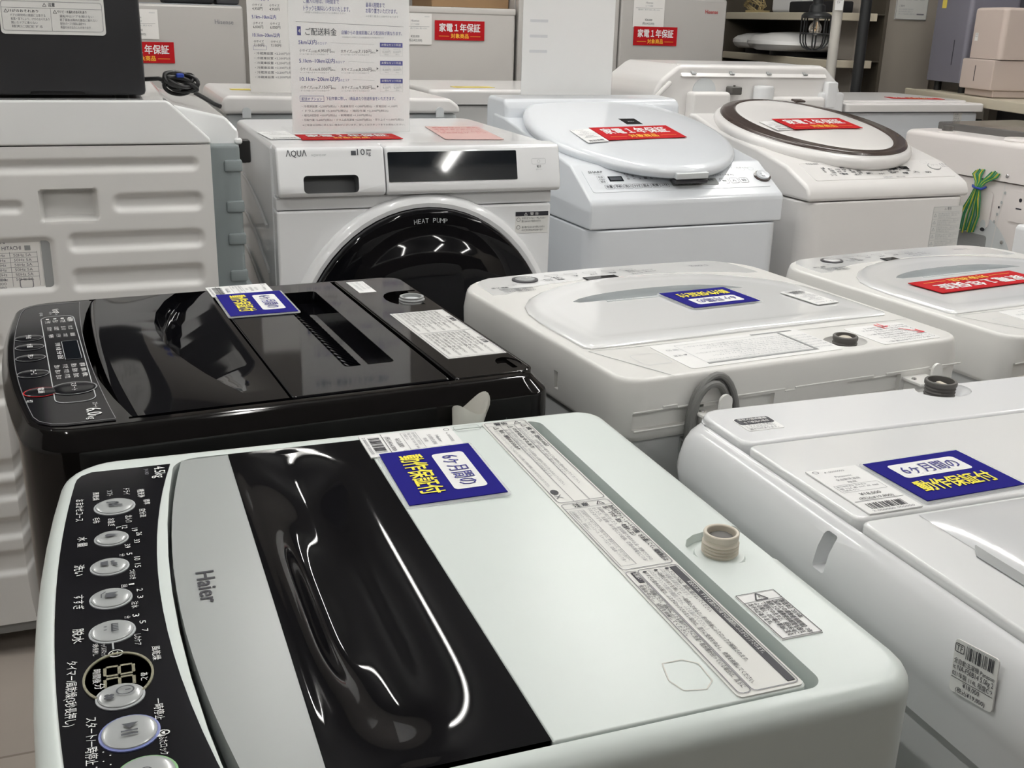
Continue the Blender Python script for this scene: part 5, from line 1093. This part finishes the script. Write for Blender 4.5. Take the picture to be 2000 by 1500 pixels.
fridge(1.522, 1.945, 1.420, 'refrigerator mostly hidden behind the blank notice sheet', 'fridge_grey', 'fridge_grey', None, None, None)
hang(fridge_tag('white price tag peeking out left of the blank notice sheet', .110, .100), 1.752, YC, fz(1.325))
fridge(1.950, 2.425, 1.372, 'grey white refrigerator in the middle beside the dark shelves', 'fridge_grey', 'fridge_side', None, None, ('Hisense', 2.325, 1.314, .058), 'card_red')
hang(red_card('red one-year warranty card on the middle refrigerator beside the shelves', .213, .078), 2.316, YC, fz(1.223)); hang(fridge_tag('white price tag above the red card on the middle refrigerator', .150, .130), 2.277, YC, fz(1.314))
b = MB(); b.box(-.17, .17, -.15, .15, 0, .20, 'cardboard', .003, 1); b.box(-.16, .16, -.1506, -.150, .02, .18, 'cardboard'); t = tag(b.build('cardboard_box', loc=(1.50, 4.66, fz(1.306)+.001)), 'brown cardboard box on top of the beige grey refrigerator', 'box')
b = MB(); b.text('□ 天地無用', -.09, .03, 0, 'print_dark', w=.16, h=.03); b.M = FRONT(0, -.1512, .03); b.V = [b.M @ v for v in b.V]; b.build('box_print', t, flat=True)
b = MB(); b.box(-.13, .06, -.10, .10, 0, .06, 'matt_black', .01, 2); b.box(.07, .16, -.06, .08, 0, .09, 'dark_grey', .01, 2); tag(b.build('microwave_oven', loc=(.40, 4.62, fz(1.292)+.001)), 'dark appliance lying on top of the left refrigerator', 'appliance')
# notice behind the first sign
t = thing('sign_holder', 'second delivery fee notice half hidden behind the first one', 'sign', (.510, 2.985, 1.068))
MB().box(-.128, .128, .002, .004, 0, .40, 'acrylic', .0006, 1).box(-.128, .128, -.03, .05, -.0012, 0, 'acrylic', .0004, 1).build('acrylic_stand', t)
b = MB(FRONT(-.126, 0, .002)); b.box(0, .252, 0, .392, -.0006, 0, 'paper'); z = .0006
for i in range(3):
    y_ = .230-i*.045; b.text(('5km以内', '5.1km–10km以内', '10.1km–20km以内')[i], .012, y_, z, 'print_blue', w=(.045, .062, .070)[i], h=.010, off=.008)
    for x_ in (.014, .058): b.text('小サイズ', x_, y_-.014, z, 'print_dark', w=.026, h=.006); b.text(('4,950円', '6,000円', '7,150円')[i], x_, y_-.024, z, 'print_dark', w=.026, h=.007)
b.frame([(.012, .108), (.046, .108), (.046, .118), (.012, .118)], .0005, z, 'print_blue')
for i in range(6): b.text('・冷蔵庫設置 +2,200円(税込) ・階段作業 +3,300円', .014, .096-i*.012, z, 'print_grey', w=.19, h=.006)
b.build('notice_sheet', t, flat=True)

# ------------------------------------------------------------------ shelves at the right, lamps on them, dehumidifiers
SR = Matrix.Rotation(math.radians(-8), 4, 'Z')
t = thing('shelving_unit', 'dark recessed shelving with cream shelf edges and white front post', 'shelf', (2.985, 4.05, 0), math.radians(-8))
for z_ in (.35, .75, 1.140, 1.335):
    b = MB(); b.box(0, .25, .02, 1.15, z_-.004, z_, 'shelf_dark'); b.box(-.004, .012, .02, 1.15, z_-.032, z_+.002, 'shelf_cream', .003, 1); b.build('shelf', t)
MB().lathe([(.022, 0), (.022, 2.2)], (.012, 0, 0), 'post_white', 20).build('post', t)
b = MB(); b.box(.25, .265, .02, 1.15, .1, 2.2, 'shelf_dark'); b.box(.0, .25, 1.15, 1.17, .1, 2.2, 'shelf_dark'); b.build('back_board', t)
for z_ in (1.140, 1.335): MB().box(.012, .20, -.006, .020, z_-.03, z_+.002, 'shelf_cream', .002, 1).build('end_rail', t)
b = MB(); b.box(-.018, .018, -.030, -.026, 1.345, 1.43, 'paper_white'); b.M = FRONT(-.014, -.0302, 1.355); lines(b, ['SALE', '¥2,200', 'TF'], 0, .05, .028, .008, .0006, 'print_red' if 'print_red' in MATS else 'print_grey', 1.6); b.build('hanging_tag', t, flat=True)
U = lambda x, y, z: Matrix.Translation((2.985, 4.05, 0)) @ SR @ Vector((x, y, z))
def dome_lamp(label, x, y, z, r, h, ry=None):
    t = thing('ceiling_lamp', label, 'ceiling lamp', U(x, y, z), 0, 'round ceiling lamps on the shelves')
    MB().lathe([(r*.55, 0), (r*.55, .028), (r*.80, .030)], (0, 0, 0), 'black_rubber', 28).build('base', t)
    MB().lathe([(r*.80, .024), (r*.92, .034), (r, .052), (r*.985, .068), (r*.85, .024+h*.78), (r*.55, .024+h*.94), (r*.2, .024+h)], (0, 0, 0), 'shell_white', 40).build('shade', t)
dome_lamp('round white ceiling lamp on the dark shelf just behind the caged pendant', .13, .55, 1.141, .25, .085)
dome_lamp('round white ceiling lamp farther back on the middle dark shelf', .13, .965, 1.141, .15, .075)
dome_lamp('round white ceiling lamp on the lower dark shelf', .13, .62, .960, .26, .13)
MB().box(.005, .245, .06, 1.14, .930, .958, 'shelf_dark').build('shelf', bpy.data.objects['shelving_unit'])
b = MB(); r_ = random.Random(5)
for i in range(26):
    a = r_.uniform(0, PI); b.tube([(.03*math.cos(a)*r_.uniform(.5, 1), .05*r_.uniform(-1, 1), .002), (.06*math.cos(a), .05*math.sin(a*3), .03+.02*r_.random()), (.075*math.cos(a+.4), .06*math.sin(a+1), .05+.03*r_.random())], .0022, 'straw', 5)
b.box(-.04, .04, -.05, .05, 0, .012, 'straw'); tag(b.build('straw_ornament', loc=U(.09, .97, 1.3362)), 'straw ornament on the upper dark shelf beside the middle refrigerator', 'ornament')
b = MB(SR.copy()); b.box(-.045, .045, -.22, .22, 0, .050, 'matt_black', .008, 2); tag(b.build('soundbar', loc=U(.085, .30, 1.3362)), 'long black bar-shaped device on the upper dark shelf', 'device')
b = MB(); b.box(-.045, .045, -.14, .14, 0, .09, 'shell_white', .02, 3); tag(b.build('storage_box', loc=U(.17, .72, 1.3362)), 'pale box at the back of the upper dark shelf', 'box')
MB_ = MB().lathe([(.0225, 0), (.0225, RH-.005)], (0, 0, 0), 'lamp_black', 18); tag(MB_.build('pole', loc=(3.068, 3.955, .002)), 'black floor-to-ceiling pole before the beige wall', 'pole')
# caged pendant lamp
t = thing('pendant_lamp', 'black caged pendant lamp with clear bulb hanging before the shelves', 'lamp', (2.680, 3.75, 1.190))
b = MB(); b.lathe([(.058, .118), (.058, .128), (.050, .136), (.032, .142), (.030, .165), (.020, .172), (.020, .200), (.012, .21), (.004, .22)], (0, 0, 0), 'lamp_black', 28); b.build('cap', t)
b = MB(); b.tube([(0, 0, .21), (0, 0, RH-1.190)], .004, 'lamp_black', 8); b.build('cord', t)
b = MB()
for k_ in range(4):
    a = k_*PI/4+.05; c_, s_ = math.cos(a), math.sin(a); P = [(.055, .122), (.055, .048), (.052, .026), (.042, .010), (.022, .001), (0, -.001)]; P = P+[(-x_, z_) for x_, z_ in P[::-1][1:]]
    b.tube([(x_*c_, x_*s_, z_) for x_, z_ in P], .0030, 'lamp_black', 8)
for z_ in (.060, .120): b.tube([(.0555*math.cos(q/32*2*PI), .0555*math.sin(q/32*2*PI), z_) for q in range(32)], .0030, 'lamp_black', 8, True)
b.build('cage', t)
b = MB(); b.lathe([(.010, .118), (.012, .105), (.022, .092), (.026, .078), (.022, .064), (.012, .056), (.003, .054)], (0, 0, 0), 'bulb_glass', 26); b.build('bulb', t)
b = MB(); b.tube([(-.008, 0, .105), (-.006, 0, .080), (0, 0, .070), (.006, 0, .080), (.008, 0, .105)], .0010, 'filament', 6); b.build('filament', t)
# framed notice on the wall
b = MB(FRONT(3.385, 4.1580, 1.317)); b.box(0, .176, 0, .25, -.002, .004, 'sticker_cream', .001, 1); z = .0046; b.frame([(.003, .003), (.173, .003), (.173, .247), (.003, .247)], .002, z, 'mid_grey')
for i in range(4): b.frame([(.020+i*.036, .085), (.042+i*.036, .085), (.042+i*.036, .12), (.020+i*.036, .12)], .0015, z, 'print_soft')
b.text('ご案内', .016, .055, z, 'print_grey', w=.03, h=.008)
for i in range(3): b.text('お買い上げの商品は店頭にて配送を承ります', .016, .042-i*.010, z, 'print_soft', w=(.082, .078, .10)[i], h=.006)
b.box(.118, .158, .022, .028, 0, z, 'print_grey'); tag(b.build('wall_notice', flat=True), 'pale printed notice fixed on the beige wall', 'notice')
# right-hand shelf
a_ = math.atan2(3.340-3.150, 3.96-3.10)
RSH = Matrix.Translation((3.340, 3.96, 0)) @ Matrix.Rotation(-a_, 4, 'Z')
t = thing('shelving_unit', 'cream-edged shelf at the right carrying two dehumidifiers', 'shelf', (3.340, 3.96, 0), -a_)
for z_ in (1.030,):
    b = MB(); b.box(0, .42, -1.30, 0, z_-.02, z_, 'shelf_cream'); b.box(-.006, .014, -1.30, 0, z_-.034, z_+.003, 'shelf_cream', .004, 2); b.build('shelf', t)
for y_ in (-1.27, -.03): MB().box(.38, .42, y_-.02, y_+.02, 0, 2.0, 'post_white').build('post', t)
MB().box(.42, .435, -1.30, 0, .02, 2.0, 'slate_side').build('back_board', t)
def on_shelf(name, label, x, y, z): 
    t = thing(name, label, 'dehumidifier', RSH @ Vector((x, y, z)), -a_-PI/2); return t
# local frame: front faces -y, x to the viewer's right
t = on_shelf('dehumidifier', 'tall slate grey dehumidifier on the right-hand shelf', .075, -.155, 1.031)
b = MB(); b.plate(lambda i: rr(-.142+i, .142-i, 0+i, .22-i, .018, 5, 3), .040, .52, .012, 'slate_grey', 4); b.build('body', t)
b = MB(FRONT(.055, -.0006, .110)); b.prism([(-.002, 0), (.002, 0), (.002, .100), (-.002, .100)], 0, .0006, 'print_black'); b.build('tank_window', t, flat=True)
b = MB(FRONT(-.085, -.0006, .335)); b.box(0, .035, 0, .04, 0, .0006, 'yellow_label'); b.build('yellow_label', t, flat=True)
for x_ in (-.10, .10):
    for y_ in (.04, .18): MB().lathe([(.016, 0), (.016, .044)], (x_, y_, 0), 'black_rubber', 14).build('caster', t)
t = on_shelf('dehumidifier', 'beige white dehumidifier at the right, beside the slate grey one', .030, -.458, 1.031)
b = MB(); b.box(-.105, .125, .010, .20, .028, .142, 'taupe_white', .006, 2); b.build('water_tank', t); b = MB(); b.plate(lambda i: rr(-.090+i, .130-i, .022+i, .20-i, .02, 5, 3), .144, .335, .012, 'taupe_white', 4); b.build('body', t); MB().box(-.09, .115, .03, .19, .001, .030, 'taupe_white', .004, 1).build('base', t)
b = MB(FRONT(.000, .0094, .058)); b.prism([(-.0018, 0), (.0018, 0), (.0018, .060), (-.0018, .060)], 0, .0006, 'print_black'); b.build('tank_window', t, flat=True)
b = MB(FRONT(-.058, .0214, .21)); b.box(.0, .022, 0, .030, 0, .0006, 'sticker'); lines(b, ['除湿機', '¥6,600'], .002, .028, .018, .006, .001, 'print_grey', 1.4); b.build('sticker', t, flat=True)
